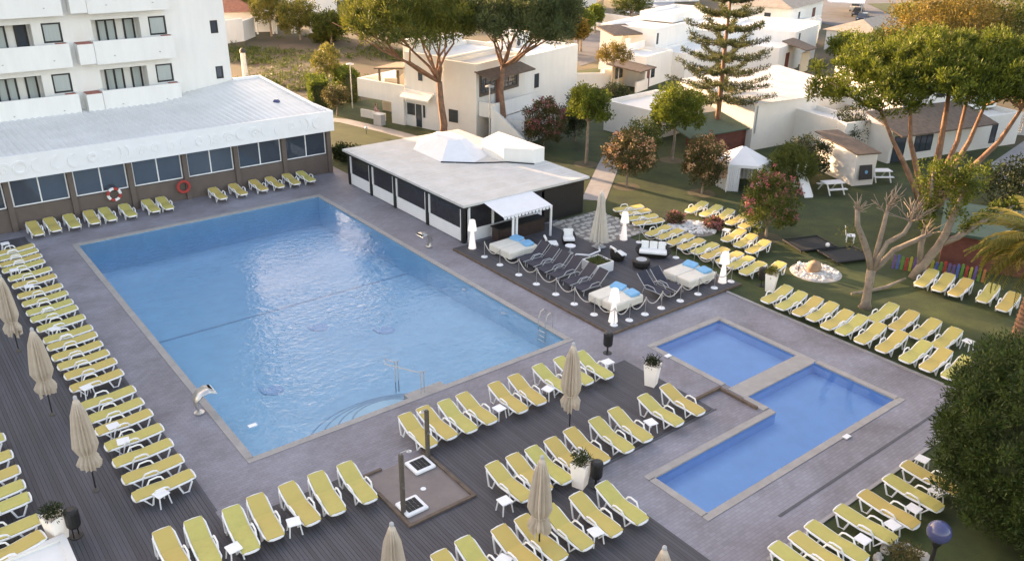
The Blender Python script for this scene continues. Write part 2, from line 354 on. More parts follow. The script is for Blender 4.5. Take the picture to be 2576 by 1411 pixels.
struct('far_field', MB().add([(119, 97, -.014), (160, 80, -.014), (260, 150, -.014), (190, 190, -.014)], [(0, 1, 2, 3)]), M['field'])
def ribbon(name, pts, wd, m, z=.02):
    mb = MB(); v = []
    for i, p in enumerate(pts):
        a, b = Vector(pts[max(i-1, 0)]), Vector(pts[min(i+1, len(pts)-1)]); d = (b-a).normalized(); n = Vector((-d.y, d.x))*wd/2; p = Vector(p)
        v += [(p.x+n.x, p.y+n.y, z), (p.x-n.x, p.y-n.y, z)]
    return struct(name, mb.add(v, [(2*i, 2*i+1, 2*i+3, 2*i+2) for i in range(len(pts)-1)]), m)
ribbon('garden_path', [(31, 72), (34.2, 67.6), (35.6, 62.2), (36.3, 58), (36.5, 53)], 1.3, M['path'])
ribbon('garden_path', [(37.4, 38.6), (39.6, 40.4), (43.9, 43.9), (48.5, 47.5), (53.5, 51.7), (57, 55), (63.5, 61)], 1.6, M['path'], .024)
ribbon('garden_path', [(62, 22), (69, 26), (78, 27.5), (86, 25)], 2.2, M['path'])

def basin(name, rects, d0, d1, y0, y1, m):
    """pool shell: floor sloping from depth d0 at y0 to d1 at y1, walls on the outer edges"""
    mb = MB(); dep = lambda y: -(d0+(d1-d0)*(y-y0)/(y1-y0))
    for (a, b, c, d) in rects: mb.add([(a, c, dep(c)), (b, c, dep(c)), (b, d, dep(d)), (a, d, dep(d))], [(0, 1, 2, 3)])
    def wall(p, q): mb.add([(*p, dep(p[1])-.02), (*q, dep(q[1])-.02), (*q, 0), (*p, 0)], [(0, 1, 2, 3)])
    return mb, wall
mb, wall = basin('pool', [POOL], 1.15, 2.0, POOL[2], POOL[3], None)
a, b, c, d = POOL
for p, q in [((a, c), (b, c)), ((b, c), (b, d)), ((b, d), (a, d)), ((a, d), (a, c))]: wall(p, q)
pool = struct('main_pool_basin', mb, M['pool_tile'])
def wbox(rects, ztop, dep):
    mb = MB()
    for (a, b, c, d) in rects:
        e = .004; mb.add([(a+e, c+e, dep(c)), (b-e, c+e, dep(c)), (b-e, d-e, dep(d)), (a+e, d-e, dep(d)), (a+e, c+e, ztop), (b-e, c+e, ztop), (b-e, d-e, ztop), (a+e, d-e, ztop)],
                         [(0, 3, 2, 1), (4, 5, 6, 7), (0, 1, 5, 4), (1, 2, 6, 5), (2, 3, 7, 6), (3, 0, 4, 7)])
    return mb
struct('water', wbox([POOL], -.07, lambda y: -(1.15+.85*(y-POOL[2])/(POOL[3]-POOL[2]))+.006), M['water'])
mb, wall = basin('kids', [KA, KB, KC], .55, .55, 10, 25, None)
for p, q in [((25.8, 17.85), (25.8, 22.2)), ((25.8, 22.2), (30.3, 22.2)), ((30.3, 22.2), (30.3, 17.85)), ((30.3, 17.85), (25.8, 17.85)),
             ((18.82, 13.28), (30.42, 13.28)), ((30.42, 13.28), (30.42, 17.05)), ((30.42, 17.05), (25.75, 17.05)), ((25.75, 17.05), (25.75, 15.65)), ((25.75, 15.65), (18.82, 15.65)), ((18.82, 15.65), (18.82, 13.28))]: wall(p, q)
kp = struct('children_pool_basin', mb, M['kids_tile'])
struct('water', wbox([KA], -.07, lambda y: -.544), M['kids_water'])
lw = MB(); P_ = [(18.824, 13.284), (30.416, 13.284), (30.416, 17.046), (25.754, 17.046), (25.754, 15.646), (18.824, 15.646)]
n = 6; lw.add([(*p, -.544) for p in P_]+[(*p, -.07) for p in P_], [tuple(range(5, -1, -1)), tuple(range(6, 12))]+[(i, (i+1) % 6, 6+(i+1) % 6, 6+i) for i in range(6)])
struct('water', lw, M['kids_water'])
def coping(parent, p, q, nrm, wd=.26, piece=1.6, z=.02):
    """stones laid along p-q, outward normal nrm"""
    L = (Vector(q)-Vector(p)).length; n = max(1, round(L/piece)); d = (Vector(q)-Vector(p))/n
    for i in range(n):
        A = Vector(p)+d*i; Bq = A+d; o = Vector(nrm)*wd; i0 = -Vector(nrm)*.03
        x = [A+i0, Bq+i0, A+o, Bq+o]; g = .002
        B(min(t.x for t in x)+g, max(t.x for t in x)-g, min(t.y for t in x)+g, max(t.y for t in x)-g, -.05, z).build('coping_stone', M['coping'], parent)
a, b, c, d = POOL
for p, q, nn in [((a-.26, c), (b+.26, c), (0, -1)), ((a-.26, d), (b+.26, d), (0, 1)), ((a, c), (a, d), (-1, 0)), ((b, c), (b, d), (1, 0))]: coping(pool, p, q, nn)
for p, q, nn in [((25.54, 22.2), (30.56, 22.2), (0, 1)), ((25.8, 18.2), (25.8, 22.2), (-1, 0)), ((30.3, 17.05), (30.3, 22.2), (1, 0)), ((18.56, 13.28), (30.68, 13.28), (0, -1)),
                 ((30.42, 13.28), (30.42, 17.0), (1, 0)), ((18.82, 13.28), (18.82, 15.65), (-1, 0)), ((18.56, 15.65), (25.7, 15.65), (0, 1))]: coping(kp, p, q, nn)
coping(kp, (25.54, 17.05), (30.27, 17.05), (0, 1), .83)
coping(kp, (25.72, 15.99), (25.72, 17.02), (-1, 0), .34)
for i in range(1): B(23.6, 25.35, 18.02, 18.14, 0, .12).build('kerb', M['straw'], kp); B(25.2, 25.32, 16.2, 18.0, 0, .12).build('kerb', M['straw'], kp)
# lane line, drains, steps and lights inside the main pool
B(8.3, 23.0, 38.7, 38.82, -1.70, -1.585).build('floor_line', M['pool_line'], pool)
for (x, y, z) in [(15.84, 35.38, -1.47), (18.28, 33.04, -1.39), (11.48, 30.93, -1.32)]:
    MB().lathe([(.42, 0), (.36, .03)], 8, (x, y, z)).build('floor_drain', M['drain'], pool)
    B(x-.5, x-.35, y-.1, y+.5, z, z+.03).build('floor_drain', M['drain'], pool)
for k in range(4):
    r = 3.2-.62*k; v = []; nseg = 18
    for i in range(nseg+1):
        t = math.pi*i/nseg; v.append((13.6+r*math.cos(t), 25.04+r*.72*math.sin(t)))
    z = -1.0+.24*k; mb = MB(); n = len(v)
    mb.add([(x, y, -1.25) for x, y in v]+[(x, y, z) for x, y in v], [(i, i+1, n+i+1, n+i) for i in range(n-1)]+[tuple(range(n, 2*n))]).build('curved_step', M['pool_tile'], pool); MB().path([(x, y, z+.005) for x, y in v], .035, 4).build('step_nosing', M['pool_line'], pool)
B(14.75, 16.5, 25.0, 25.5, -.3, -.05).build('entry_slab', M['coping'], pool)
for x, y in [(22.95, 33), (22.95, 29.6), (8.32, 28), (8.32, 33), (8.32, 40), (22.95, 43)]:
    MB().lathe([(.14, -.03), (.12, .03)], 10, (x, y, -.45)).build('pool_light', M['plastic'], pool)
for x, y in [(25.6, 21.2), (26.4, 12.98), (9, 26.9)]: B(x-.16, x+.16, y-.1, y+.1, .03, .06).build('skimmer_lid', M['plastic'], pool if y > 25 else kp)

# decks of narrow boards
board_me = B(-.5, .5, -.5, .5, -.5, .5).mesh('board', M['deck'])
def deck(name, rects, z0=.004, zt=.03, pitch=.125):
    mb = MB()
    for (x0, x1, y0, y1) in rects: mb.add([(x0, y0, z0), (x1, y0, z0), (x1, y1, z0), (x0, y1, z0)], [(0, 1, 2, 3)])
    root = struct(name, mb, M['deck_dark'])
    for (x0, x1, y0, y1) in rects:
        n = round((x1-x0)/pitch); p = (x1-x0)/n
        for i in range(n):
            o = bpy.data.objects.new('board', board_me); o.parent = root; col.objects.link(o)
            o.location = (x0+p*(i+.5), (y0+y1)/2, (z0+zt)/2); o.scale = (p-.009, y1-y0, zt-z0)
    return root
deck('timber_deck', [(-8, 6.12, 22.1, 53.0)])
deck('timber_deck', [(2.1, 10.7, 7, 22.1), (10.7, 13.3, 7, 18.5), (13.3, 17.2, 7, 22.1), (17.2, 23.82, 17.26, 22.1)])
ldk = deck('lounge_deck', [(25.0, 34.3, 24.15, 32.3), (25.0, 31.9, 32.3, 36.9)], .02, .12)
B(24.94, 34.36, 24.07, 24.14, 0, .122).build('deck_edge', M['straw'], ldk); B(24.93, 24.99, 24.14, 36.9, 0, .122).build('deck_edge', M['straw'], ldk)
# crazy paving between the bar and the lounge deck: every slab a piece
cz = struct('stone_paving', sheet(31.95, 36.2, 32.35, 36.95, .05), M['mortar'])
q = random.Random(3)
for i in range(9):
    for j in range(9):
        x, y = 32.2+i*.46+(j % 2)*.2+q.uniform(-.09, .09), 32.6+j*.5+q.uniform(-.1, .1)
        if x > 36.1: continue
        k = q.randint(5, 7); v = []
        for t in range(k):
            an = 2*math.pi*t/k+q.uniform(-.3, .3); rr = q.uniform(.11, .26); v.append((x+rr*math.cos(an)*1.15, y+rr*math.sin(an)))
        MB().add([(*p, .05) for p in v]+[(*p, .075+q.uniform(0, .02)) for p in v], [tuple(range(k, 2*k))]+[(a, (a+1) % k, k+(a+1) % k, k+a) for a in range(k)]).build('paving_slab', M['stone_light'], cz)

# ================================================================== HOTEL TOWER
def wall_holes(x0, x1, z0, z1, Y, holes, dep):
    """front wall at Y facing -Y with rectangular openings and reveals dep deep"""
    mb = MB(); xs = sorted({x0, x1, *[h[0] for h in holes], *[h[1] for h in holes]}); zs = sorted({z0, z1, *[h[2] for h in holes], *[h[3] for h in holes]})
    for a, b in zip(xs, xs[1:]):
        for c, d in zip(zs, zs[1:]):
            mx, mz = (a+b)/2, (c+d)/2
            if any(h[0] < mx < h[1] and h[2] < mz < h[3] for h in holes): continue
            mb.add([(a, Y, c), (b, Y, c), (b, Y, d), (a, Y, d)], [(0, 1, 2, 3)])
    for (a, b, c, d, e) in holes:
        mb.add([(a, Y, c), (b, Y, c), (b, Y, d), (a, Y, d), (a, Y+e, c), (b, Y+e, c), (b, Y+e, d), (a, Y+e, d)], [(0, 4, 5, 1), (1, 5, 6, 2), (2, 6, 7, 3), (3, 7, 4, 0)]+([(4, 7, 6, 5)] if e > .5 else []))
    return mb
ht_ = thing('hotel_tower', 'tall white hotel block with recessed balconies behind the glazed wing', 'hotel', (0, 66, 0))
HX = 24.04; Y0 = 0.0
holes = []; wins = []; doors = []
floors = [3.95+3.4*k for k in range(-1, 7)]
for fz in floors:
    for k in range(3):
        o = -7.0*k
        holes.append((14.6+o, 17.82+o, fz, fz+2.72, 1.1)); holes.append((18.43+o, 19.65+o, fz+1.40, fz+2.72, .14)); wins.append((18.43+o, 19.65+o, fz+1.40, fz+2.72))
        doors.append((15.12+o, 16.42+o, fz, fz+2.62, 2)); doors.append((16.92+o, 17.7+o, fz, fz+2.62, 1))
    holes.append((22.86, 23.45, fz+1.2, fz+2.15, .14)); wins.append((22.86, 23.45, fz+1.2, fz+2.15))
wall_holes(-46, HX, 0, 27.5, Y0, holes, .1).build('wall', M['white_wall'], ht_)  # unseen length and height added to keep low sun off the deck
mb = MB(); mb.add([(HX, 0, 0), (HX, 14, 0), (HX, 14, 27.5), (HX, 0, 27.5)], [(0, 1, 2, 3)]); mb.add([(-46, 14, 0), (-46, 0, 0), (-46, 0, 27.5), (-46, 14, 27.5)], [(0, 1, 2, 3)])
mb.add([(HX, 14, 0), (-46, 14, 0), (-46, 14, 27.5), (HX, 14, 27.5)], [(0, 1, 2, 3)]); mb.build('side_wall', M['white_wall'], ht_)
mb = B(-46.2, HX+.2, -.2, 14.2, 27.502, 27.9); mb.build('roof', M['bar_roof'], ht_)
def window(parent, x0, x1, z0, z1, y, fr=.09, pane='curtain', n=1, frame='dark_frame'):
    f = MB(); t = .05
    f.box(x0, x1, y-t, y, z0, z0+fr); f.box(x0, x1, y-t, y, z1-fr, z1); f.box(x0, x0+fr, y-t, y, z0+fr, z1-fr); f.box(x1-fr, x1, y-t, y, z0+fr, z1-fr)
    for k in range(1, n): c = x0+(x1-x0)*k/n; f.box(c-fr/2, c+fr/2, y-t, y, z0+fr, z1-fr)
    wd = f.build('window', M[frame], parent)
    for k in range(n):
        a = x0+(x1-x0)*k/n; b = x0+(x1-x0)*(k+1)/n
        B(a+fr*.6, b-fr*.6, y-.025, y-.01, z0+fr*.8, z1-fr*.8).build('pane', M[pane], wd)
    return wd
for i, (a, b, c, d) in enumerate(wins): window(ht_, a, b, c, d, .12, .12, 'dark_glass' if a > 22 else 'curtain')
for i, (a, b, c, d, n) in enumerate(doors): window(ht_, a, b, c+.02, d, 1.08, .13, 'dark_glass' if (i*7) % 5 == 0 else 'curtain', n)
for fz in floors:
    for k in range(3):
        o = -7.0*k; mb = MB()
        mb.box(14.3+o, 19.75+o, -1.0, -.85, fz-.15, fz+1.43); mb.box(14.3+o, 19.75+o, -.85, .0, fz-.15, fz+.0); mb.box(19.6+o, 19.75+o, -.85, 0, fz, fz+1.43); mb.box(14.3+o, 14.45+o, -.85, 0, fz, fz+1.43)
        mb.build('balcony', M['white_wall'], ht_)
        bx = MB(); bx.box(13.22+o, 14.26+o, -1.08, 0, fz-.05, fz+1.30); bx.build('planter_box', M['white_wall'], ht_)
        B(13.26+o, 14.22+o, -1.04, -.1, fz+1.302, fz+1.36).build('planter_tiles', M['terracotta'], ht_)
        B(18.95+o, 19.6+o, -.98, -.6, fz+1.432, fz+1.47).build('parapet_tiles', M['terracotta'], ht_)
        for x in (15.5, 18.6): B(x+o, x+.09+o, -1.06, -1.001, fz+.35, fz+.41).build('spout', M['grey_metal'], ht_)

# ================================================================== HOTEL WING with restaurant windows
wg = thing('hotel_wing', 'low hotel wing with brown walls, white fascia and ribbed roof', 'building', (0, 54.35, 0))
WX = 26.3; piers = [26.2-3.38*k for k in range(0, 11)]
B(-9, WX, .0, .25, 0, 1.36).build('wall', M['brown_wall'], wg)
B(WX-.2, WX, .25, 11.6, 0, 4.2).build('end_wall', M['white_wall'], wg)
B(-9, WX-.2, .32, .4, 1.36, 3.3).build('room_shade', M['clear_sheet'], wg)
for k, x in enumerate(piers):
    B(x-.17, x+.13, -.16, .3, 0, 3.3).build('pier', M['brown_wall'], wg)
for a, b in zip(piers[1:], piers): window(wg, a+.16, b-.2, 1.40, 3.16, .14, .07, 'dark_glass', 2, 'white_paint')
B(-9, WX+.12, -.62, -.42, 3.16, 4.56).build('fascia', M['white_paint'], wg)
B(WX-.08, WX+.12, -.42, 2.2, 3.16, 4.56).build('fascia_return', M['white_paint'], wg)
B(-9, WX-.1, -.42, .3, 3.17, 3.3).build('soffit', M['white_paint'], wg)
q = random.Random(11)
def relief(x, z, r, a0, a1, wd):
    yf = -.65-q.uniform(0, .045); mb = MB(); n = max(5, int(abs(a1-a0)/.35)); v = []
    for i in range(n+1):
        t = a0+(a1-a0)*i/n; s = wd*(math.sin(math.pi*i/n)*.8+.2) if a1-a0 < 6 else wd
        for rr in (r-s/2, r+s/2): v += [(x+rr*math.cos(t), yf, z+rr*math.sin(t)), (x+rr*math.cos(t), -.615, z+rr*math.sin(t))]
    f = []
    for i in range(n): k = 4*i; f += [(k, k+2, k+6, k+4), (k, k+4, k+5, k+1), (k+2, k+3, k+7, k+6)]
    mb.add(v, f).build('relief_ornament', M['white_paint'], wg)
x = -7.6
while x < 25.6:
    k = q.randint(0, 4); z = 3.86+q.uniform(-.06, .06)
    if k == 0: relief(x, z, .34, 0, 6.2832, .13)
    elif k == 1: relief(x+.12, z, .42, 1.9, 4.4, .22)
    elif k == 2: relief(x-.1, z, .42, -1.2, 1.2, .22)
    elif k == 3: relief(x, z-.1, .36, .2, 2.9, .18); relief(x, z-.1, .14, 0, 6.2832, .12)
    else: relief(x-.05, z, .2, 0, 6.2832, .16); relief(x+.3, z, .42, -1, 1, .16)
    x += q.uniform(.82, 1.05)
nx = 170; ny = 3; V = []; xs = np.linspace(-9, WX, nx)
for j in range(ny):
    for i, xx in enumerate(xs):
        tb = j/(ny-1); zb = 4.02+max(0, min(1, (xx-18)/6))*.9; zf = 4.22+.04*max(0, min(1, (xx-18)/6)); rib = .10 if i % 2 else 0
        V.append((xx, -.42+tb*12.05, zf+(zb-zf)*tb+rib*(1-.6*max(0, min(1, (xx-19)/4)))))
rf = MB().add(V, [(j*nx+i, j*nx+i+1, (j+1)*nx+i+1, (j+1)*nx+i) for j in range(ny-1) for i in range(nx-1)]).build('roof', M['roof_sheet'], wg)
mb = MB(); z0, z1 = 4.3, 5.02
mb.add([(WX-.22, -.4, z0-.2), (WX+.1, -.4, z0-.2), (WX+.1, 11.7, z1-.2), (WX-.22, 11.7, z1-.2), (WX-.22, -.4, z0+.12), (WX+.1, -.4, z0+.12), (WX+.1, 11.7, z1+.05), (WX-.22, 11.7, z1+.05)], [(0, 3, 2, 1), (4, 5, 6, 7), (0, 1, 5, 4), (1, 2, 6, 5), (2, 3, 7, 6), (3, 0, 4, 7)])
mb.build('roof_edge', M['white_paint'], rf)
B(HX, WX, 11.4, 11.72, 4.7, 5.1).build('roof_edge', M['white_paint'], rf)
MB().lathe([(.25, 0), (.25, .12), (.12, .25)], 10, (24.4, 4.2, 4.5)).build('roof_vent', M['globe'], rf)
# lifebuoys on the wing
def lifebuoy(x, z, label, m1):
    t = thing('lifebuoy', label, 'lifebuoy', (x, 54.1, z), 0, 'lifebuoys on the hotel wing wall')
    for k in range(8):
        mb = MB(); pts = [(.36*math.cos(2*math.pi*(k+i/3)/8), -.03, .36*math.sin(2*math.pi*(k+i/3)/8)) for i in range(4)]
        mb.path(pts, .09, 6).build('ring_segment', M['pk_red'] if k % 2 else m1, t)
lifebuoy(11.5, 1.25, 'red and white lifebuoy hanging below a restaurant window', M['plastic'])
lifebuoy(15.7, .95, 'all red lifebuoy on the brown wall between lounger groups', M['pk_red'])

# ================================================================== BAR PAVILION
br = thing('pool_bar', 'black framed pool bar with flat white roof and clear side sheets', 'pavilion', (0, 0, 0))
XB, YB, XE, YE, ZR = 26.05, 37.3, 35.2, 51.2, 2.36
py = [37.45, 41.2, 45.0, 48.05, 51.05]
for y in py: B(XB-.08, XB+.1, y-.12, y+.12, 0, ZR-.1).build('post', M['black'], br)
for a, b in zip(py, py[1:]):
    a += .14; b -= .14
    B(XB, XB+.08, a, b, .05, .82).build('white_panel', M['white_paint'], br)
    for s in (a, b-.13): B(XB-.03, XB+.07, s, s+.13, .82, 2.02).build('white_stile', M['white_paint'], br)
    B(XB+.03, XB+.05, a+.13, b-.13, .82, 2.02).build('clear_sheet', M['clear_sheet'], br)
    B(XB-.02, XB+.06, a, b, 2.02, ZR-.1).build('head_rail', M['black'], br)
# front side
for x in (26.35, 28.05): B(x-.06, x+.06, YB-.05, YB+.08, 0, ZR-.1).build('white_post', M['white_paint'], br)
B(26.45, 31.8, YB, YB+.08, .05, .8).build('white_panel', M['white_paint'], br)
B(26.45, 31.8, YB+.03, YB+.06, .8, 2.05).build('clear_sheet', M['clear_sheet'], br)
B(26.1, 31.9, YB-.02, YB+.06, 2.05, ZR-.1).build('head_rail', M['black'], br)
for i in range(22): B(31.95+i*.148, 31.95+i*.148+.14, YB-.04, YB+.06, 0, ZR-.1).build('cladding_board', M['black'], br)
B(XE-.1, XE, YB+.07, YE, 0, ZR-.1).build('rear_wall', M['black'], br); B(XB+.11, XE-.1, YE-.1, YE, 0, ZR-.1).build('rear_wall', M['black'], br)
B(XB+.5, XE-.3, YB+.6, YE-.5, .0, .02).build('floor', M['brown_wall'], br)
rf = B(XB-.28, XE+.2, YB-.3, YE+.25, ZR-.06, ZR+.08).build('roof', M['bar_roof'], br)
B(XB-.30, XE+.22, YB-.32, YE+.27, ZR-.1, ZR-.062).build('roof_trim', M['black'], rf)
for k in range(1, 12): B(XB-.26, XE+.18, YB-.28+k*1.2, YB-.25+k*1.2, ZR+.08, ZR+.09).build('roof_seam', M['roof_sheet'], rf)
mb = MB(); zb = ZR+.08
hp = [(29.6, 45.0), (31.2, 43.6), (33.2, 44.6), (33.6, 48.3), (31.4, 50.6), (29.7, 48.6)]
mb.add([(*p, zb) for p in hp]+[((p[0]-31.6)*.35+31.8, (p[1]-47.3)*.4+47.3, zb+.95) for p in hp], [(i, (i+1) % 6, 6+(i+1) % 6, 6+i) for i in range(6)]+[tuple(range(6, 12))]); mb.build('skylight_mound', M['tent'], rf)
mb = MB(); bp = [(33.0, 45.2), (32.9, 42.6), (34.3, 41.2), (35.2, 41.2), (35.2, 46.2)]
mb.add([(*p, zb) for p in bp]+[(*p, zb+.95) for p in bp], [(i, (i+1) % 5, 5+(i+1) % 5, 5+i) for i in range(5)]+[tuple(range(5, 10))]); mb.build('roof_housing', M['white_wall'], rf)
mb = MB()
mb.path([(29.5, 44.9, zb+.03), (31.2, 43.4, zb+.03), (33.0, 42.4, zb+.03), (34.2, 41.0, zb+.03)], .05, 5); mb.build('roof_cable', M['black'], rf)
# serving awning and counter
aw = thing('serving_awning', 'white ribbed awning over the bar serving hatch', 'awning', (0, 0, 0))
mb = MB(); n = 28
for i in range(n):
    xa = 27.15+i*.128
    mb.add([(xa, 37.0, 2.36), (xa+.128, 37.0, 2.36), (xa+.128, 35.1, 2.02), (xa, 35.1, 2.02), (xa+.064, 37.0, 2.385), (xa+.064, 35.1, 2.045)], [(0, 4, 5, 3), (4, 1, 2, 5)])
mb.build('canopy', M['tent'], aw)
for i in range(14): MB().add([(27.15+i*.256, 35.1, 2.02), (27.15+(i+1)*.256, 35.1, 2.02), (27.15+(i+.8)*.256, 35.08, 1.86), (27.15+(i+.2)*.256, 35.08, 1.86)], [(0, 3, 2, 1)]).build('valance', M['tent'], aw)
for x in (27.9, 28.15, 30.7): B(x-.05, x+.05, 35.12, 35.22, .75 if x < 30 else 0, 2.0).build('awning_post', M['white_paint'], aw)
ct = thing('bar_counter', 'dark brown slatted counter under the bar awning', 'counter', (0, 0, 0))
for i in range(7): B(27.6, 30.95, 36.0+.0*i, 36.06, .12+.11*i, .12+.11*i+.102).build('slat', M['dark_brown'], ct)
B(27.55, 31.0, 36.06, 36.7, .0, .9).build('body', M['dark_brown'], ct); B(27.5, 31.05, 35.98, 36.8, .9, .95).build('top', M['black'], ct)

# ================================================================== SUN LOUNGERS
def lounger_proto(head):
    t = thing('sun_lounger', 'yellow', 'sun lounger')
    prof = [(-.95, .30), (-.75, .335), (-.4, .35), (0, .33), (.2, .345), (.45, .345+(head-.345)*.36), (.75, .345+(head-.345)*.75), (.95, head)]
    mb = MB(); n = len(prof); th = .035; wv = .275; v = []
    for (x, z) in prof: v += [(x, -wv, z+.02), (x, wv, z+.02), (x, wv, z+.02+th), (x, -wv, z+.02+th)]
    f = [(0, 1, 2, 3), (4*n-1, 4*n-2, 4*n-3, 4*n-4)]
    for i in range(n-1):
        for k in range(4): f.append((4*i+k, 4*i+4+k, 4*i+4+(k+1) % 4, 4*i+(k+1) % 4))
    mb.add(v, f).build('sling', M['yellow'], t)
    fr = MB()
    for s in (-1, 1): fr.path([(-.93, s*.22, .30)]+[(x, s*.305, z) for x, z in prof[1:-1]]+[(.98, s*.24, head)], .038, 6)
    fr.path([(-.93, -.22, .30), (-.97, -.1, .30), (-.97, .1, .30), (-.93, .22, .30)], .042, 6); fr.path([(.98, -.24, head), (1.0, 0, head+.01), (.98, .24, head)], .038, 6)
    fr.build('frame', M['plastic'], t)
    for s in (-1, 1):
        MB().path([(-.40, s*.31, .34), (-.50, s*.325, .015), (-.72, s*.31, .315)], .033, 5).build('leg', M['plastic'], t)
        MB().path([(.38, s*.31, .36), (.50, s*.325, .03), (.68, s*.325, .02), (.84, s*.30, head-.06)], .033, 5).build('leg', M['plastic'], t)
        MB().path([(.12, s*.315, .36), (.05, s*.345, .50), (-.06, s*.35, .54), (-.32, s*.35, .52), (-.42, s*.325, .36)], .032, 5).build('armrest', M['plastic'], t)
    return Proto(t)
LF, LR_, LM = lounger_proto(.42), lounger_proto(.62), lounger_proto(.52)
for p_ in (LF, LR_, LM): p_.scan()
jit = random.Random(5)
def row(proto, pts, rz, lab, group, jr=.05):
    for i, (x, y) in enumerate(pts):
        proto.place((x+jit.uniform(-.03, .03), y, .0 if y > 52 else .03 if x < 24 and y > 11 else .014), rz+jit.uniform(-jr, jr), lab % ordn(i), group)
PI = math.pi
ly = [50.2, 49.35, 48.42, 47.5, 46.2, 45.1, 43.67, 42.6, 41.45, 40.62, 39.4, 38.1, 37.3, 36.25, 35.28, 34.33, 33.2, 31.6, 30.5, 29.5, 28.3, 27.15, 26.0, 24.9]
row(LF, [(5.12, y-.12) for y in ly], 0, 'yellow lounger beside the pool long side, %s from the hotel windows', 'loungers along the long side of the main pool', .02)
row(LF, [(.52, y-.12) for y in (31.0, 29.73, 28.62, 27.65, 26.85, 25.5)], 0, 'yellow lounger behind the closed parasols, %s counting towards the white ledge', 'loungers behind the closed parasols', .03)
LF.place((.5, 24.35, .03), R(10), 'tilted orange-yellow lounger touching the white ledge wall', 'loungers behind the closed parasols')
row(LM, [(6.7, 53.0), (7.68, 53.1), (8.72, 53.1), (9.84, 53.1), (10.74, 53.1), (11.9, 53.1), (13.25, 53.15), (14.14, 53.15)], PI/2, 'yellow lounger against the brown wall near the lifebuoys, %s from the corner', 'loungers against the hotel wing', .03)
row(LM, [(17.5, 53.1), (18.9, 53.15), (20.3, 53.2), (21.5, 53.2), (22.7, 53.2), (23.75, 53.2)], PI/2, 'yellow lounger under the wing windows, %s counting towards the bar', 'loungers against the hotel wing', .05)
row(LR_, [(4.32, 21.35), (5.16, 21.25), (6.3, 21.1), (7.14, 21.2), (8.23, 21.15), (9.19, 21.1), (10.2, 21.0)], PI/2-.04, 'yellow lounger left of the shower tray, %s counting towards the tray', 'loungers left of the showers', .05)
row(LR_, [(13.45, 22.35), (14.27, 22.35), (15.14, 22.25), (16.05, 22.25), (17.49, 22.15), (18.4, 22.15), (19.77, 22.2), (20.88, 22.15), (21.91, 22.0)], PI/2, 'yellow lounger near the pool steps end, %s from the shower posts', 'loungers below the main pool', .05)
row(LR_, [(14.31, 18.0), (15.12, 17.95), (15.9, 17.9), (16.75, 17.9), (17.75, 17.95), (18.92, 17.9), (19.95, 17.95), (21.59, 17.95), (22.79, 17.95)], PI/2, 'yellow lounger in the middle deck row, %s counting towards the children pool', 'loungers in the middle deck row', .04)
row(LR_, [(10.43, 15.5), (11.34, 15.55), (12.51, 15.3), (13.39, 15.25), (14.33, 15.15), (15.46, 15.05), (16.53, 14.95)], PI/2, 'yellow lounger in the last deck row, %s counting towards the children pool', 'loungers in the last deck row', .04)
row(LR_, [(34.05, 21.73), (33.98, 20.85), (34.1, 19.99), (34.15, 19.23), (34.0, 18.32), (34.05, 17.6), (33.98, 16.63), (34.0, 15.61), (34.0, 14.48), (34.0, 13.59), (34.1, 12.69)], 0, 'yellow lounger on the grass edge by the children pool, %s from the pot', 'loungers on the grass edge', .06)
row(LR_, [(36.4, 17.42), (36.4, 16.38), (36.45, 15.35), (36.35, 14.29)], 0, 'yellow lounger in the short lawn row, %s counting from the bare tree', 'loungers in the short lawn row', .05)
row(LR_, [(42.07, 18.28), (42.26, 17.47), (42.36, 16.62), (42.8, 15.45), (42.6, 14.38)], R(8), 'yellow lounger before the coloured picket fence, %s counting towards the palm', 'loungers before the picket fence', .06)
row(LF, [(37.4, 35.4), (37.2, 34.6), (36.9, 33.7), (36.6, 32.9)], R(-22), 'yellow lounger pushed together behind the lounge, %s from the bar', 'bunched loungers behind the lounge', .04)
row(LF, [(36.0, 31.5), (36.1, 30.7), (36.0, 29.76), (35.95, 28.9), (36.05, 28.0), (35.97, 27.2), (36.1, 26.3), (36.05, 25.5), (35.95, 24.62)], R(3), 'yellow lounger beside the rope fence of the lounge, %s from the bar side', 'loungers beside the rope fence', .05)
LM.place((36.6, 23.86, .015), R(5), 'yellow lounger half hidden behind the tall white pot', 'loungers beside the rope fence')
row(LM, [(41.05, 32.9), (41.25, 31.9), (41.27, 30.9), (41.37, 29.93), (41.48, 29.06)], R(8), 'yellow lounger behind the white pebble bed, %s counting from the tent', 'loungers behind the pebble bed', .07)
row(LM, [(38.95, 28.31), (38.8, 27.34), (38.6, 26.33)], R(6), 'yellow lounger in the group of three beyond the pebble bed, %s from it', 'three loungers beyond the pebble bed', .06)
row(LF, [(18.88, 9.85), (19.75, 9.75), (20.6, 9.75), (22.02, 9.65), (23.31, 9.6), (24.73, 9.55), (26.02, 9.6)], PI/2+.02, 'yellow lounger on the grass under the big bush, %s from the stone ring', 'loungers beside the big bush', .04)

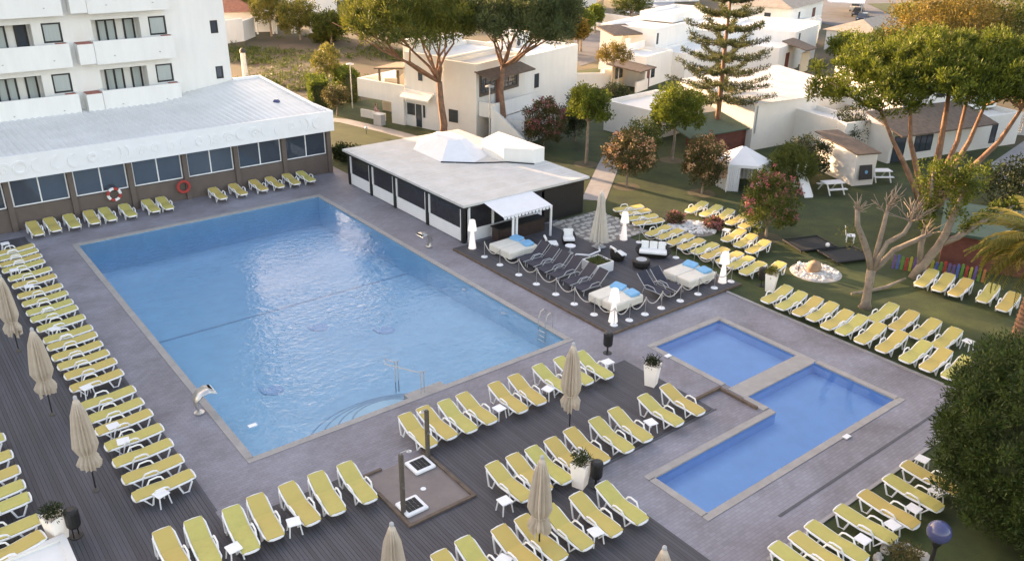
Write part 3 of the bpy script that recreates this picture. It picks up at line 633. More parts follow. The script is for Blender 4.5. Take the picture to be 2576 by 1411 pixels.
# side tables
tb = thing('side_table', 'white', 'table'); mb = MB().rbox(0, 0, .42, .42, .42, .04, .05); mb.build('top', M['plastic'], tb)
for sx in (-1, 1):
    for s_ in (-1, 1): MB().path([(sx*.15, s_*.15, .41), (sx*.2, s_*.2, 0)], .025, 5).build('leg', M['plastic'], tb)
TB = Proto(tb).scan()
for i, (x, y, l) in enumerate([(5.82, 20.5, 'white plastic table by the second and third loungers of the shower row'), (7.74, 20.5, 'white plastic table in the middle of the shower row of loungers'),
    (16.76, 21.8, 'white plastic table before the first parasol gap below the pool'), (19.16, 21.75, 'white plastic table beside the parasol below the main pool'), (22.6, 21.9, 'white plastic table at the bin end of the row below the pool'),
    (13.6, 17.35, 'white plastic table at the shower end of the middle deck row'), (20.72, 17.65, 'white plastic table near the children pool end of the middle deck row'), (14.95, 14.5, 'white plastic table in the last deck row by the orange loungers'), (11.93, 15.25, 'white plastic table in the last deck row left of the parasol'),
    (36.94, 13.6, 'white plastic table alone at the end of the short lawn row'), (39.3, 29.1, 'white plastic table beside the white pebble bed'), (4.65, 32.7, 'white table among poolside loungers near the middle parasol'), (4.74, 29.3, 'white table below the third lounger before the steel spout'), (4.76, 28.1, 'white table among loungers level with the steel spout'),
    (4.9, 24.35, 'white table at the open end of the long poolside row'), (4.9, 51.3, 'white table at the hotel end of the long poolside row'), (4.6, 47.0, 'white table between the first poolside loungers near the hotel'), (4.8, 44.4, 'white table by the far parasol between poolside loungers'), (4.75, 38.8, 'white table between poolside loungers by the second parasol'),
    (21.29, 9.3, 'white table on grass beside the pale stone ring'), (22.65, 9.1, 'white table on grass, second from the stone ring'), (23.95, 9.1, 'white table on grass, third from the stone ring'), (25.4, 9.1, 'white table on grass tucked under the big bush'), (26.75, 10.3, 'white table on grass at the paved edge by the bush')]):
    TB.place((x, y, .03 if x < 24 and y > 11 else .016), jit.uniform(-.3, .3), l, 'white plastic side tables')

# ================================================================== PARASOLS (closed)
def parasol_mesh(h, r, seed, prof=None):
    q = random.Random(seed); n = 28; prof = prof or [(.03, h), (.10, h-.12), (r*.62, h-.55), (r*.85, h-1.2), (r*1.0, h-1.75), (r*.70, h-2.05), (r*.62, h-2.12), (r*.98, h-2.38), (r*.9, h-2.66)]
    mb = MB(); v = []; f = []
    ph = [q.uniform(-.5, .5) for _ in range(n)]
    for i, (rr, z) in enumerate(prof):
        for k in range(n):
            t = 2*math.pi*k/n; e = 1+(.26 if i > 1 else .0)*(1 if k % 2 else -1)+.30*ph[k//2*2]*(i > 1); v.append((rr*e*math.cos(t), rr*e*math.sin(t), z+(.34*ph[k//2*2] if i == len(prof)-1 else 0)))
    for i in range(len(prof)-1):
        for k in range(n): f.append((i*n+k, (i+1)*n+k, (i+1)*n+(k+1) % n, i*n+(k+1) % n))
    f.append(tuple(range(n)))
    return mb.add(v, f)
def parasol(x, y, h, label, r=.30, z=.03, seed=1, group='closed cream parasols'):
    t = thing('parasol', label, 'parasol', (x, y, z), random.Random(seed).uniform(0, 3), group)
    MB().path([(0, 0, 0), (0, 0, h-.1)], .028, 8).build('pole', M['dark_frame'], t)
    cn = parasol_mesh(h, r, seed).build('canopy', M['canvas'], t)
    MB().path([(r*.72*math.cos(k*.4), r*.72*math.sin(k*.4), h-2.08) for k in range(17)], .02, 5).build('strap', M['canvas'], cn)
    MB().lathe([(.07, h-.02), (.06, h+.06), (.02, h+.1)], 8).build('finial', M['grey_metal'], t)
    MB().lathe([(.11, 0), (.11, .02), (.05, .12)], 12).build('base', M['post'], t)
parasol(3.19, 38.32, 3.55, 'closed parasol behind the long lounger row, nearest the hotel', seed=1)
parasol(3.23, 32.11, 3.65, 'closed parasol behind the long lounger row, middle of three', seed=2)
parasol(3.36, 26.36, 3.6, 'closed parasol behind the long lounger row, by the steel spout', seed=3)
parasol(18.41, 19.6, 3.6, 'closed parasol between the pool and the middle deck row', seed=4)
parasol(13.31, 15.25, 3.45, 'closed parasol among the loungers of the last deck row', seed=5)
parasol(8.62, 15.85, 3.0, 'closed parasol on open deck below the shower tray', seed=6)
parasol(13.75, 10.85, 3.0, 'closed parasol standing alone below the children pool', seed=7)
# big cantilever parasol of the lounge
t = thing('lounge_parasol', 'tall closed white cantilever parasol on the lounge deck', 'parasol', (31.82, 32.19, .12))
parasol_mesh(3.35, .44, 9, [(.03, 3.35), (.09, 3.25), (.17, 2.9), (.22, 2.2), (.34, 1.4), (.42, .8), (.48, .42)]).build('canopy', M['cushion_canvas'], t); MB().path([(0, 0, 0), (0, 0, 3.2)], .05, 8).build('pole', M['grey_metal'], t)
MB().path([(-.1, -.1, .1), (-.6, -.7, .12), (-1.6, -.9, .16), (-2.3, -.6, .3), (-2.45, -.55, .12)], [.05, .06, .06, .05, .04], 6).build('foot_tube', M['white_paint'], t)
B(-.3, .3, -.3, .3, -.01, .05).build('base_plate', M['grey_metal'], t)

# ================================================================== POTS, BINS, SHOWERS, SPOUTS
def pot(x, y, z, label, h=.9, plant='dark_leaf', seed=1):
    t = thing('plant_pot', label, 'plant pot', (x, y, z), .4, 'white plastic plant pots')
    s = .5; mb = MB()
    for (w0, z0, w1, z1) in [(.2, 0, .29, h)]:
        mb.add([(-w0, -w0, z0), (w0, -w0, z0), (w0, w0, z0), (-w0, w0, z0), (-w1, -w1, z1), (w1, -w1, z1), (w1, w1, z1), (-w1, w1, z1), (-w1+.04, -w1+.04, z1), (w1-.04, -w1+.04, z1), (w1-.04, w1-.04, z1), (-w1+.04, w1-.04, z1), (-.22, -.22, z1-.12), (.22, -.22, z1-.12), (.22, .22, z1-.12), (-.22, .22, z1-.12)],
               [(0, 3, 2, 1), (0, 1, 5, 4), (1, 2, 6, 5), (2, 3, 7, 6), (3, 0, 4, 7)]+[(4+k, 4+(k+1) % 4, 8+(k+1) % 4, 8+k) for k in range(4)]+[(8+k, 8+(k+1) % 4, 12+(k+1) % 4, 12+k) for k in range(4)]+[(12, 13, 14, 15)])
    mb.build('pot', M['pot_white'], t)
    P, A = tufts(shell((0, 0, h+.02), (.26, .26, .24), 30, seed, -.3), 22, .14, seed, .4); leaves('plant', M[plant], t, P, A, .13, .035, seed)
pot(1.85, 24.62, .03, 'white pot with spiky plant beside the ledge and bin', seed=1)
pot(23.25, 19.99, 0, 'white tapered pot between the lounger rows and children pool', 1.0, seed=2)
pot(16.46, 16.86, .03, 'white glowing pot in the middle row beside a bin', .95, seed=3)
pot(35.0, 22.77, .015, 'white tall pot on the grass corner by the gravel circle', .95, 'yellow_leaf', seed=4)
bn = thing('litter_bin', 'black', 'bin'); mb = MB().lathe([(.17, .38), (.21, .45), (.215, .92), (.2, 1.0), (.12, 1.04)], 14); mb.build('drum', M['black'], bn)
MB().lathe([(.222, .9), (.222, .93)], 14).build('rim', M['dark_frame'], bn)
for sx in (-1, 1): MB().path([(sx*.1, 0, 0), (sx*.1, 0, .4)], .022, 6).build('leg', M['black'], bn)
MB().lathe([(.2, 0), (.2, .02)], 10).build('base_plate', M['black'], bn)
BN = Proto(bn).scan()
for x, y, z, l in [(2.3, 24.4, .03, 'black drum bin on legs beside the white ledge wall'), (23.68, 23.02, 0, 'black drum bin at the lounge deck corner'), (16.85, 16.5, .03, 'black drum bin right of the pot in the middle row'), (35.13, 23.42, .015, 'black drum bin on the grass behind the white pot')]: BN.place((x, y, z), .6, l, 'black litter bins')
# shower area
sh = struct('shower_floor', sheet(10.8, 13.2, 18.6, 21.6, .035), mat('shower_floor', (.19, .155, .145), .6, .12, 2, .1, 10))
for q_ in [(10.7, 13.3, 18.5, 18.62), (13.18, 13.3, 18.62, 21.7), (10.7, 10.82, 18.62, 20.6), (10.7, 11.5, 21.6, 21.7)]: B(*q_, 0, .1).build('kerb', M['straw'], sh)
MB().lathe([(.1, 0), (.09, .012)], 12, (12.1, 19.9, .036)).build('floor_drain', M['plastic'], sh)
for (x, y, l, l2, h) in [(12.69, 21.02, 'white shower tray with black mat at the loungers side', 'wooden shower post at the pool end of the tray', 2.0), (11.29, 19.32, 'white shower tray with black mat at the parasol side', 'wooden shower post at the parasol end of the tray', 2.32)]:
    t = thing('shower_tray', l, 'shower tray', (x, y, .036), 0, 'shower trays')
    MB().rbox(0, 0, .05, .82, .82, .1, .04).build('tray', M['plastic'], t)
    for i in range(4):
        for j in range(4): B(-.28+i*.142, -.28+i*.142+.13, -.28+j*.142, -.28+j*.142+.13, .1, .112).build('mat_tile', M['rubber'], t)
    px_, py_ = (13.16, 21.25) if y > 20 else (10.9, 19.2)
    p = thing('shower_post', l2, 'shower', (px_, py_, .03), 0, 'shower posts')
    B(-.06, .06, -.06, .06, 0, h).build('post', M['post'], p); MB().path([(0, 0, h-.02), (.0, .0, h+.06), (.3 if x < 12 else -.2, .0, h+.05)], .02, 6).build('shower_arm', M['steel'], p)
    MB().lathe([(.02, .03), (.09, 0)], 10, (.3 if x < 12 else -.2, 0, h)).build('shower_head', M['steel'], p); B(-.03, .03, -.1, -.061, 1.05, 1.15).build('tap', M['steel'], p)
# steel waterfall spouts
def spout(x, y, rz, label, s=1.):
    t = thing('water_spout', label, 'water spout', (x, y, .03), rz, 'steel water spouts'); pts = [(0, 0), (-.14, .3), (-.12, .62), (.08, .85), (.36, .92), (.62, .84)]
    mb = MB(); v = []; n = len(pts)
    for i, (a, z) in enumerate(pts):
        wd = (.15+.05*i)*s; th = .10-.012*i
        v += [(a*s, -wd, z*s), (a*s, wd, z*s), ((a+th)*s, wd, (z-th*.5)*s), ((a+th)*s, -wd, (z-th*.5)*s)]
    f = [(0, 1, 2, 3), (4*n-1, 4*n-2, 4*n-3, 4*n-4)]
    for i in range(n-1):
        for k in range(4): f.append((4*i+k, 4*i+(k+1) % 4, 4*i+4+(k+1) % 4, 4*i+4+k))
    mb.add(v, f).build('blade', M['steel'], t, True); MB().lathe([(.2*s, 0), (.2*s, .03)], 12).build('base_plate', M['steel'], t)
spout(7.72, 28.95, 0, 'curved steel water spout on the long lounger side of the pool')
spout(24.1, 38.1, PI, 'curved steel water spout on the bar side of the pool', .95)
# handrails and ladder
for k, (x, y) in enumerate([(15.33, 25.1), (15.02, 26.6)]):
    t = thing('pool_handrail', 'double steel handrail %s' % ('planted in the pool rim by the steps' if k == 0 else 'standing in the water off the curved steps'), 'handrail', (x, y, .03 if k == 0 else -.5), 0, 'handrails of the pool steps')
    h = .92 if k == 0 else 1.35
    for i, dx in enumerate((0, .14)): MB().path([(dx, 0, -.1), (dx, 0, h-.05), (dx+.03, 0, h), (dx+.1, 0, h)], .025, 6).build('upright', M['grey_metal'], t)
    MB().path([(0, 0, h), (-.2, .5, h) if k else (-.02, .1, h), (-.3, .2, h) if k else (.14, .0, h)], .025, 6).build('rail', M['grey_metal'], t)
t = thing('pool_handrail', 'long steel top rail running out over the pool steps', 'handrail', (15.0, 26.6, .82), 0, 'handrails of the pool steps'); MB().path([(-.35, .15, 0), (.3, -1.35, .08)], .03, 6).build('rail', M['grey_metal'], t)
t = thing('pool_ladder', 'steel pool ladder on the lounge side of the main pool', 'ladder', (23.0, 26.6, 0))
for dy in (-.25, .25): MB().path([(.35, dy, 0), (.35, dy, .6), (.2, dy, .78), (0, dy, .7), (-.1, dy, .4), (-.1, dy, -.8)], .024, 6).build('rail', M['steel'], t)
for z in (-.2, -.45, -.7): MB().path([(-.1, -.25, z), (-.1, .25, z)], .03, 6).build('rung', M['steel'], t)
# pool water jet falling from the bar side spout
# white ledge in the corner
t = thing('ledge_wall', 'low white ledge wall beside the pot and bin', 'wall', (0, 0, 0)); B(-8, 1.98, 24.0, 24.22, 0, .42).build('front', M['cream_wall'], t); B(-8, 1.98, 20, 24.0, 0, .34).build('top', M['white_wall'], t); B(1.80, 2.0, 20, 24.0, .0, .42).build('side', M['cream_wall'], t)

# ================================================================== LOUNGE FURNITURE
ZD = .12
def floor_lamp(x, y, label):
    t = thing('floor_lamp', label, 'lamp', (x, y, ZD if y < 36.9 and x > 25 else 0), .3, 'glowing white floor lamps')
    MB().lathe([(.23, 0), (.22, .03), (.10, .95), (.09, 1.08)], 16).build('base', M['lamp_white'], t, True)
    MB().lathe([(.27, 1.08), (.255, 1.1), (.17, 1.66), (.12, 1.70)], 18).build('shade', M['lamp_white'], t, True)
for a in [(25.85, 36.28, 'white lamp-shaped light at the bar corner'), (33.79, 32.18, 'white lamp-shaped light between parasol and bunched loungers'), (33.66, 24.79, 'white lamp-shaped light at the grass corner of the lounge'), (25.87, 24.93, 'white lamp-shaped light at the pool corner of the lounge')]: floor_lamp(*a)
def daybed(x, y, label, z=ZD):
    t = thing('daybed', label, 'daybed', (x, y, z), R(2), 'cream double daybeds')
    for s in (-1, 1):
        B(-.95, .95, s*.47-.40, s*.47+.40, .08, .15).build('base', M['dark_frame'], t)
        MB().rbox(0, s*.47, .33, 2.05, .93, .42, .08).build('mattress', M['mattress'], t)
        for sx in (-.85, .85): B(sx-.04, sx+.04, s*.47-.3, s*.47-.22, 0, .1).build('foot', M['black'], t)
daybed(27.28, 34.35, 'cream double daybed by the bar counter'); daybed(32.4, 26.0, 'cream double daybed at the grass end of the lounge'); daybed(27.32, 26.25, 'cream double daybed at the pool corner of the lounge')
for (bx, by, l) in [(27.28, 34.35, 'bar counter'), (32.4, 26.0, 'grass end'), (27.32, 26.25, 'pool corner')]:
    for s in (-1, 1):
        o = MB().rbox(0, 0, .07, .58, .72, .15, .06).build('cushion', M['blue'])
        o.location = (bx+.62, by+s*.47, ZD+.53); o.rotation_euler = (.05*s, -.12, .2*s)
        tag(o, 'sky blue cushion on the daybed by the %s, %s half' % (l, 'inner' if s > 0 else 'outer'), 'cushion', 'blue daybed cushions')
bl = thing('sling_lounger', 'black', 'sun lounger'); mb = MB(); prof = [(-.95, .30), (-.3, .33), (.2, .30), (.55, .62), (.85, .92)]
v = []
for (x, z) in prof: v += [(x, -.32, z), (x, .32, z), (x, .32, z+.03), (x, -.32, z+.03)]
f = [(0, 1, 2, 3), (19, 18, 17, 16)]
for i in range(4):
    for k in range(4): f.append((4*i+k, 4*i+4+k, 4*i+4+(k+1) % 4, 4*i+(k+1) % 4))
mb.add(v, f).build('sling', M['navy'], bl)
for s in (-1, 1):
    MB().path([(x, s*.345, z) for x, z in prof], .022, 5).build('side_rail', M['grey_metal'], bl); MB().path([(-.8, s*.345, .31), (-.82, s*.345, 0)], .022, 5).build('leg', M['grey_metal'], bl); MB().path([(.3, s*.345, .36), (.42, s*.345, 0)], .022, 5).build('leg', M['grey_metal'], bl)
    MB().path([(.35, s*.365, .42), (.1, s*.375, .55), (-.3, s*.375, .54), (-.5, s*.355, .32)], .022, 5).build('armrest', M['grey_metal'], bl)
BL = Proto(bl).scan()
for i, (y) in enumerate([32.8, 31.95, 31.05, 30.1, 29.0, 28.15]): BL.place((27.45, y, ZD), jit.uniform(-.04, .04), 'black sling lounger facing the main pool, %s from the bar' % ordn(i), 'black loungers facing the pool')
for i, (x) in enumerate([29.68, 30.62]): BL.place((x, 25.95, ZD), PI/2+.05, 'black sling lounger between two daybeds, %s from the pool corner' % ordn(i), 'black loungers between daybeds')
def tubchair(name, x, y, rz, wdt, label, ncush, group=None):
    t = thing(name, label, 'sofa' if ncush > 1 else 'armchair', (x, y, ZD), rz, group); mb = MB(); n = 20; v = []; f = []
    a = wdt/2; b = .42
    for i in range(n+1):                                  # wrap-round back: low at the front, high at the back
        th = R(-215)+R(250)*i/n+R(-197.5+180+17.5)*0; th = R(-35)+R(250)*i/n
        hgt = .34+.38*max(0, math.sin(th))**.8
        for rr, z in ((.82, .06), (1.0, .3), (1.02, hgt), (.86, hgt), (.84, .3)): v.append((a*rr*math.cos(th), b*rr*math.sin(th), z))
    for i in range(n):
        for k in range(4): f.append((5*i+k, 5*i+5+k, 5*i+6+k, 5*i+1+k))
    mb.add(v, f).build('wicker_shell', M['wicker'], t)
    MB().lathe([(a*.72, 0), (a*.8, .06), (a*.98, .28)], 20, (0, 0, 0), b/a).build('wicker_base', M['wicker'], t)
    MB().rbox(0, -.06, .34, wdt*.78, .66, .14, .05).build('seat_cushion', M['cushion'], t)
    for k in range(ncush):
        x0 = (k-(ncush-1)/2)*(wdt*.74/ncush); o = MB().rbox(0, 0, .2, wdt*.68/ncush, .13, .42, .05).build('back_cushion', M['cushion'], t); o.location = (x0, .24, .40); o.rotation_euler = (R(-16), 0, 0)
tubchair('wicker_armchair', 29.35, 33.55, R(60), .85, 'black wicker armchair nearest the bar counter', 1, 'wicker armchairs')
tubchair('wicker_armchair', 30.75, 33.6, R(-35), .85, 'black wicker armchair beside the stone paving', 1, 'wicker armchairs')
tubchair('wicker_armchair', 31.35, 30.2, R(78), .9, 'black wicker armchair turned to the sofa by the parasol', 1, 'wicker armchairs')
tubchair('wicker_sofa', 33.25, 29.35, R(-48), 1.95, 'black wicker sofa with three white back cushions', 3)
t = thing('wicker_table', 'round black wicker table with a glass top', 'table', (31.7, 28.75, ZD)); MB().lathe([(.36, 0), (.48, .12), (.5, .35), (.46, .42)], 20).build('drum', M['wicker'], t); o = MB().lathe([(.3, .42), (.3, .44)], 16).build('glass_top', M['grey_metal'], t)
t = thing('bistro_table', 'small round grey table between two wicker armchairs', 'table', (29.85, 32.45, ZD)); MB().lathe([(.3, .43), (.3, .46)], 18).build('top', M['tent'], t); MB().path([(0, 0, 0), (0, 0, .43)], .04, 8).build('stem', M['grey_metal'], t); MB().lathe([(.2, 0), (.18, .02)], 12).build('foot', M['grey_metal'], t)
t = thing('planter_box', 'square white planter box filled with low grass', 'planter', (29.5, 29.85, ZD)); mb = MB()
for q_ in [(-.6, .6, -.6, -.54), (-.6, .6, .54, .6), (-.6, -.54, -.54, .54), (.54, .6, -.54, .54)]: mb.box(*q_, 0, .55)
mb.build('box', M['white_paint'], t); B(-.54, .54, -.54, .54, 0, .44).build('soil', M['soil'], t)
P, A = tufts(np.c_[rng.uniform(-.5, .5, 160), rng.uniform(-.5, .5, 160), np.full(160, .43)], 8, .05, 4, 1.6); o = leaves('grass', M['grass_leaf'], t, P, A, .12, .02, 4); o['kind'] = 'stuff'
# rope posts
side1 = [(25.65, y) for y in (34.85, 33.44, 31.79, 30.33, 28.8, 27.41, 25.99, 24.64)]; side2 = [(x, 24.56) for x in (26.58, 27.64, 28.78, 30.15, 31.48, 32.75, 34.09)]; side3 = [(34.2, y) for y in (25.9, 27.2, 28.48, 29.9, 31.32, 32.7)]
def ropepost(p, q, label):
    t = thing('rope_post', label, 'rope post', (p[0], p[1], ZD), 0, 'rope posts around the lounge deck')
    MB().lathe([(.19, 0), (.17, .025), (.04, .04)], 16).build('base_disc', M['plastic'], t); MB().path([(0, 0, .03), (0, 0, .86)], .018, 6).build('pole', M['steel'], t); MB().lathe([(.03, .86), (.03, .9), (.01, .92)], 8).build('cap', M['steel'], t)
    if q:
        d = Vector((q[0]-p[0], q[1]-p[1])); sag = .42
        MB().path([(d.x*k/10, d.y*k/10, .86-sag*4*(k/10)*(1-k/10)) for k in range(11)], .024, 5).build('rope', M['rope'], t)
for i, p in enumerate(side1): ropepost(p, side1[i+1] if i+1 < len(side1) else side2[0], 'rope post with white disc facing the main pool, %s from the bar' % ordn(i))
for i, p in enumerate(side2): ropepost(p, side2[i+1] if i+1 < len(side2) else side3[0], 'rope post with white disc facing the children pool, %s from the corner lamp' % ordn(i))
for i, p in enumerate(side3): ropepost(p, side3[i+1] if i+1 < len(side3) else None, 'rope post with white disc on the lawn side, %s from the corner lamp' % ordn(i))

# ================================================================== VILLAS AND OTHER BUILDINGS
def dark_win(parent, face, a0, a1, z0, z1, p, n=1, frame='dark_frame', pane='dark_glass', bars=0):
    """window on a wall of an axis aligned (local) box; face 'x' = wall at x=p facing -x (a = y), 'y' = wall at y=p facing -y (a = x)"""
    f = MB(); t = .04; fr = .06
    def bx(mb, u0, u1, w0, w1, d0, d1):
        if face == 'y': mb.box(u0, u1, p-d1, p-d0, w0, w1)
        else: mb.box(p-d1, p-d0, u0, u1, w0, w1)
    bx(f, a0, a1, z0, z0+fr, 0.002, t); bx(f, a0, a1, z1-fr, z1, 0.002, t); bx(f, a0, a0+fr, z0+fr, z1-fr, 0.002, t); bx(f, a1-fr, a1, z0+fr, z1-fr, 0.002, t)
    for k in range(1, n): c = a0+(a1-a0)*k/n; bx(f, c-.025, c+.025, z0+fr, z1-fr, 0.002, t)
    for k in range(1, bars+1): c = z0+(z1-z0)*k/(bars+1); bx(f, a0+fr, a1-fr, c-.02, c+.02, 0.002, t)
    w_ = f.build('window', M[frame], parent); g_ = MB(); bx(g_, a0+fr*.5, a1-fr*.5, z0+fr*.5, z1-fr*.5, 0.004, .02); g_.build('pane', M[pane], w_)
def block(parent, x0, x1, y0, y1, z0, z1, name='wall', m='white_wall', par=.35):
    """flat roofed block with a parapet rim"""
    mb = B(x0, x1, y0, y1, z0, z1-par) if par else B(x0, x1, y0, y1, z0, z1)
    if par:
        t = .2
        mb.box(x0, x1, y0, y0+t, z1-par, z1); mb.box(x0, x1, y1-t, y1, z1-par, z1); mb.box(x0, x0+t, y0+t, y1-t, z1-par, z1); mb.box(x1-t, x1, y0+t, y1-t, z1-par, z1)
    return mb.build(name, M[m], parent)
A17 = R(17)
v1 = thing('villa', 'white two-storey villa with roof terrace behind the umbrella pines', 'villa', (40.0, 55.5, 0), A17)
block(v1, 0, 7, 0, 3.3, 0, 6.15, m='cream_wall'); block(v1, .35, 9, 3.3, 7.9, 0, 6.3); block(v1, 1.2, 8, 7.6, 8.8, 0, 7.1)
block(v1, 7.002, 16.8, .6, 8, 0, 5.7); block(v1, 5.0, 8.9, -.9, .6, 0, 2.3, m='white_wall')
# terrace with porch below
mb = MB().box(.1, 5, 7.95, 13.4, 1.85, 2.1); mb.box(.1, .3, 7.95, 13.4, 2.1, 3.45); mb.box(.3, 5, 13.2, 13.4, 2.1, 3.45); mb.build('terrace', M['white_wall'], v1)
mb = MB().box(3.2, 3.4, 8.0, 13.4, 0, 1.84); mb.box(3.4, 5, 8, 13.4, 0, 1.84); mb.build('porch_back_wall', M['sunlit_wall'], v1)
B(.1, .3, 10.3, 13.2, 0, .7).build('porch_wall', M['white_wall'], v1); B(.1, 3.2, 7.95, 9.4, 0, 1.84).build('porch_side', M['white_wall'], v1)
dark_win(v1, 'x', 9.6, 10.9, .95, 1.6, 3.2, 2); B(2.6, 5, 8.2, 8.4, 2.11, 4.3).build('terrace_wall', M['sunlit_wall'], v1)
mb = MB(); mb.add([(3.2, 8.5, 2.11), (3.2, 13, 2.11), (3.2, 13, 3.0), (3.2, 11.5, 3.2), (3.2, 10.2, 4.0), (3.2, 8.5, 4.1)], [(0, 1, 2, 3, 4, 5)]); mb.build('terrace_gable', M['sunlit_wall'], v1)
for y in (9.0, 11.2): B(.7, .85, y, y+.15, 2.1, 4.5).build('pergola_post', M['post'], v1)
mb = MB(); mb.add([(.4, 8.2, 4.9), (.4, 11.6, 4.5), (3.4, 11.6, 4.6), (3.4, 8.2, 5.0), (.4, 8.2, 4.78), (.4, 11.6, 4.38), (3.4, 11.6, 4.48), (3.4, 8.2, 4.88)], [(0, 1, 2, 3), (7, 6, 5, 4), (0, 4, 5, 1), (1, 5, 6, 2), (2, 6, 7, 3), (3, 7, 4, 0)]); mb.build('pergola_roof', M['straw'], v1)
dark_win(v1, 'x', 5.95, 6.4, 4.05, 5.1, .35, 1, bars=1); dark_win(v1, 'x', 7.35, 8.15, 1.0, 2.0, .35 if 0 else .35, 2, bars=2) if 0 else None
dark_win(v1, 'x', 6.9, 7.75, 1.0, 2.0, .35, 2, bars=3); dark_win(v1, 'x', 6.15, 6.75, .05, 2.0, .35, 1); dark_win(v1, 'x', 5.75, 5.95, .95, 2.0, .35, 1)
mb = MB(); mb.add([(.35, 4.7, 3.2), (.35, 7.85, 3.2), (-.55, 7.85, 2.65), (-.55, 4.7, 2.65), (.35, 4.7, 3.06), (.35, 7.85, 3.06), (-.55, 7.85, 2.52), (-.55, 4.7, 2.52)], [(0, 1, 2, 3), (4, 7, 6, 5), (3, 2, 6, 7), (0, 3, 7, 4), (2, 1, 5, 6)]); mb.build('door_canopy', M['white_wall'], v1)
dark_win(v1, 'x', 1.9, 2.85, 1.15, 2.2, 0, 2, bars=2)
B(.4, 5.9, -.12, .0, 3.5, 5.3).build('loggia_screen', M['brown_wall'], v1); dark_win(v1, 'y', .45, 2.4, 3.75, 5.2, -.121, 3, bars=3); dark_win(v1, 'y', 3.6, 5.6, 3.75, 5.1, -.121, 3, bars=3); B(2.6, 3.4, -.15, -.121, 2.3, 4.6).build('door', M['red_wood'], v1)
mb = MB(); mb.add([(-.1, -1.6, 5.15), (6.2, -1.6, 5.15), (6.2, .1, 5.6), (-.1, .1, 5.6), (-.1, -1.6, 5.05), (6.2, -1.6, 5.05), (6.2, .1, 5.5), (-.1, .1, 5.5)], [(0, 1, 2, 3), (7, 6, 5, 4), (0, 4, 5, 1), (1, 5, 6, 2), (2, 6, 7, 3), (3, 7, 4, 0)]); mb.build('loggia_roof', M['straw'], v1)
B(.2, 6.4, -1.7, -.13, 2.0, 2.3).build('gallery_floor', M['white_wall'], v1); B(.2, 6.4, -1.7, -1.55, 2.3, 3.2).build('gallery_parapet', M['white_wall'], v1); B(.2, .4, -1.55, -.13, 2.3, 3.2).build('gallery_side', M['white_wall'], v1)
for k in range(9): B(-.1-.0*k, 1.1, -2.0-.35*k, -1.7-.35*k+.04, 0, 2.1-.22*k).build('stair_step', M['white_wall'], v1)
mb = MB(); mb.add([(-.3, -1.7, 0), (-.3, -5.0, 0), (-.3, -5.0, .9), (-.3, -1.7, 3.1), (-.12, -1.7, 0), (-.12, -5, 0), (-.12, -5, .9), (-.12, -1.7, 3.1)], [(0, 3, 2, 1), (4, 5, 6, 7), (3, 7, 6, 2), (2, 6, 5, 1)]); mb.build('stair_wall', M['white_wall'], v1)
B(1.2, 6.0, -3.9, -1.75, 0, 1.95).build('store_wall', M['white_wall'], v1)
dark_win(v1, 'y', 9.4, 10.1, 2.7, 3.95, .6); 
for x, y in [(9.5, 4.5), (10.8, 4.6), (12.8, 5)]:
    u = B(x, x+.9, y, y+.5, 5.36, 6.2).build('air_unit', M['grey_metal'], v1); MB().lathe([(.3, 0), (.28, .02)], 12).build('fan', M['black'], u).matrix_local = Matrix.Translation((x+.45, y-.005, 5.8)) @ Matrix.Rotation(R(90), 4, 'X')
block(v1, 13.5, 15.5, 5.2, 7.4, 5.4, 6.6, 'chimney')
# free standing oval person at the porch: see below
v2 = thing('villa', 'white villa with arched terrace and dark pergolas by the parking road', 'villa', (64.7, 61.1, 0), A17)
block(v2, 2.6, 9.0, .6, 6, 0, 3.3); block(v2, 9.3, 21, 3.0, 10, 0, 5.2); block(v2, 9.002, 19, -1, 3.0, 0, 3.0); block(v2, 17, 27, 4.5, 9, 5.0, 6.0)
B(.0, 2.6, .2, .4, 0, 1.1).build('porch_wall', M['cream_wall'], v2); B(2.2, 2.6, .4, .6, 0, 2.3).build('porch_pier', M['white_wall'], v2); B(-.05, 2.62, 3.0, 3.2, 0, 2.6).build('porch_back_wall', M['sunlit_wall'], v2)
dark_win(v2, 'y', .4, 2.0, 1.0, 2.2, 3.0, 2, bars=2)
mb = MB(); mb.add([(-.8, -.5, 2.35), (2.9, -.5, 2.35), (2.9, 3.5, 2.75), (-.8, 3.5, 2.75), (-.8, -.5, 2.22), (2.9, -.5, 2.22), (2.9, 3.5, 2.62), (-.8, 3.5, 2.62)], [(0, 1, 2, 3), (7, 6, 5, 4), (0, 4, 5, 1), (1, 5, 6, 2), (2, 6, 7, 3), (3, 7, 4, 0)]); mb.build('pergola_roof', M['straw'], v2)
dark_win(v2, 'y', 2.75, 3.6, .05, 2.0, .6, 1, pane='red_wood'); dark_win(v2, 'y', 3.95, 4.8, .9, 1.95, .6, 2, bars=2); dark_win(v2, 'y', 9.7, 10.1, 3.5, 4.7, 3.0)
B(3.0, 8.9, 4.0, 4.2, 3.2, 3.9).build('terrace_parapet', M['white_wall'], v2); B(3.6, 3.95, 3.3, 3.8, 3.2, 4.7).build('terrace_pier', M['white_wall'], v2)
mb = MB(); mb.add([(5.4, 5.9, 3.2), (8.4, 5.9, 3.2), (8.4, 5.9, 4.6), (7.4, 5.9, 4.6), (6.4, 5.9, 3.9)], [(0, 1, 2, 3, 4)]); mb.build('terrace_gable', M['sunlit_wall'], v2)
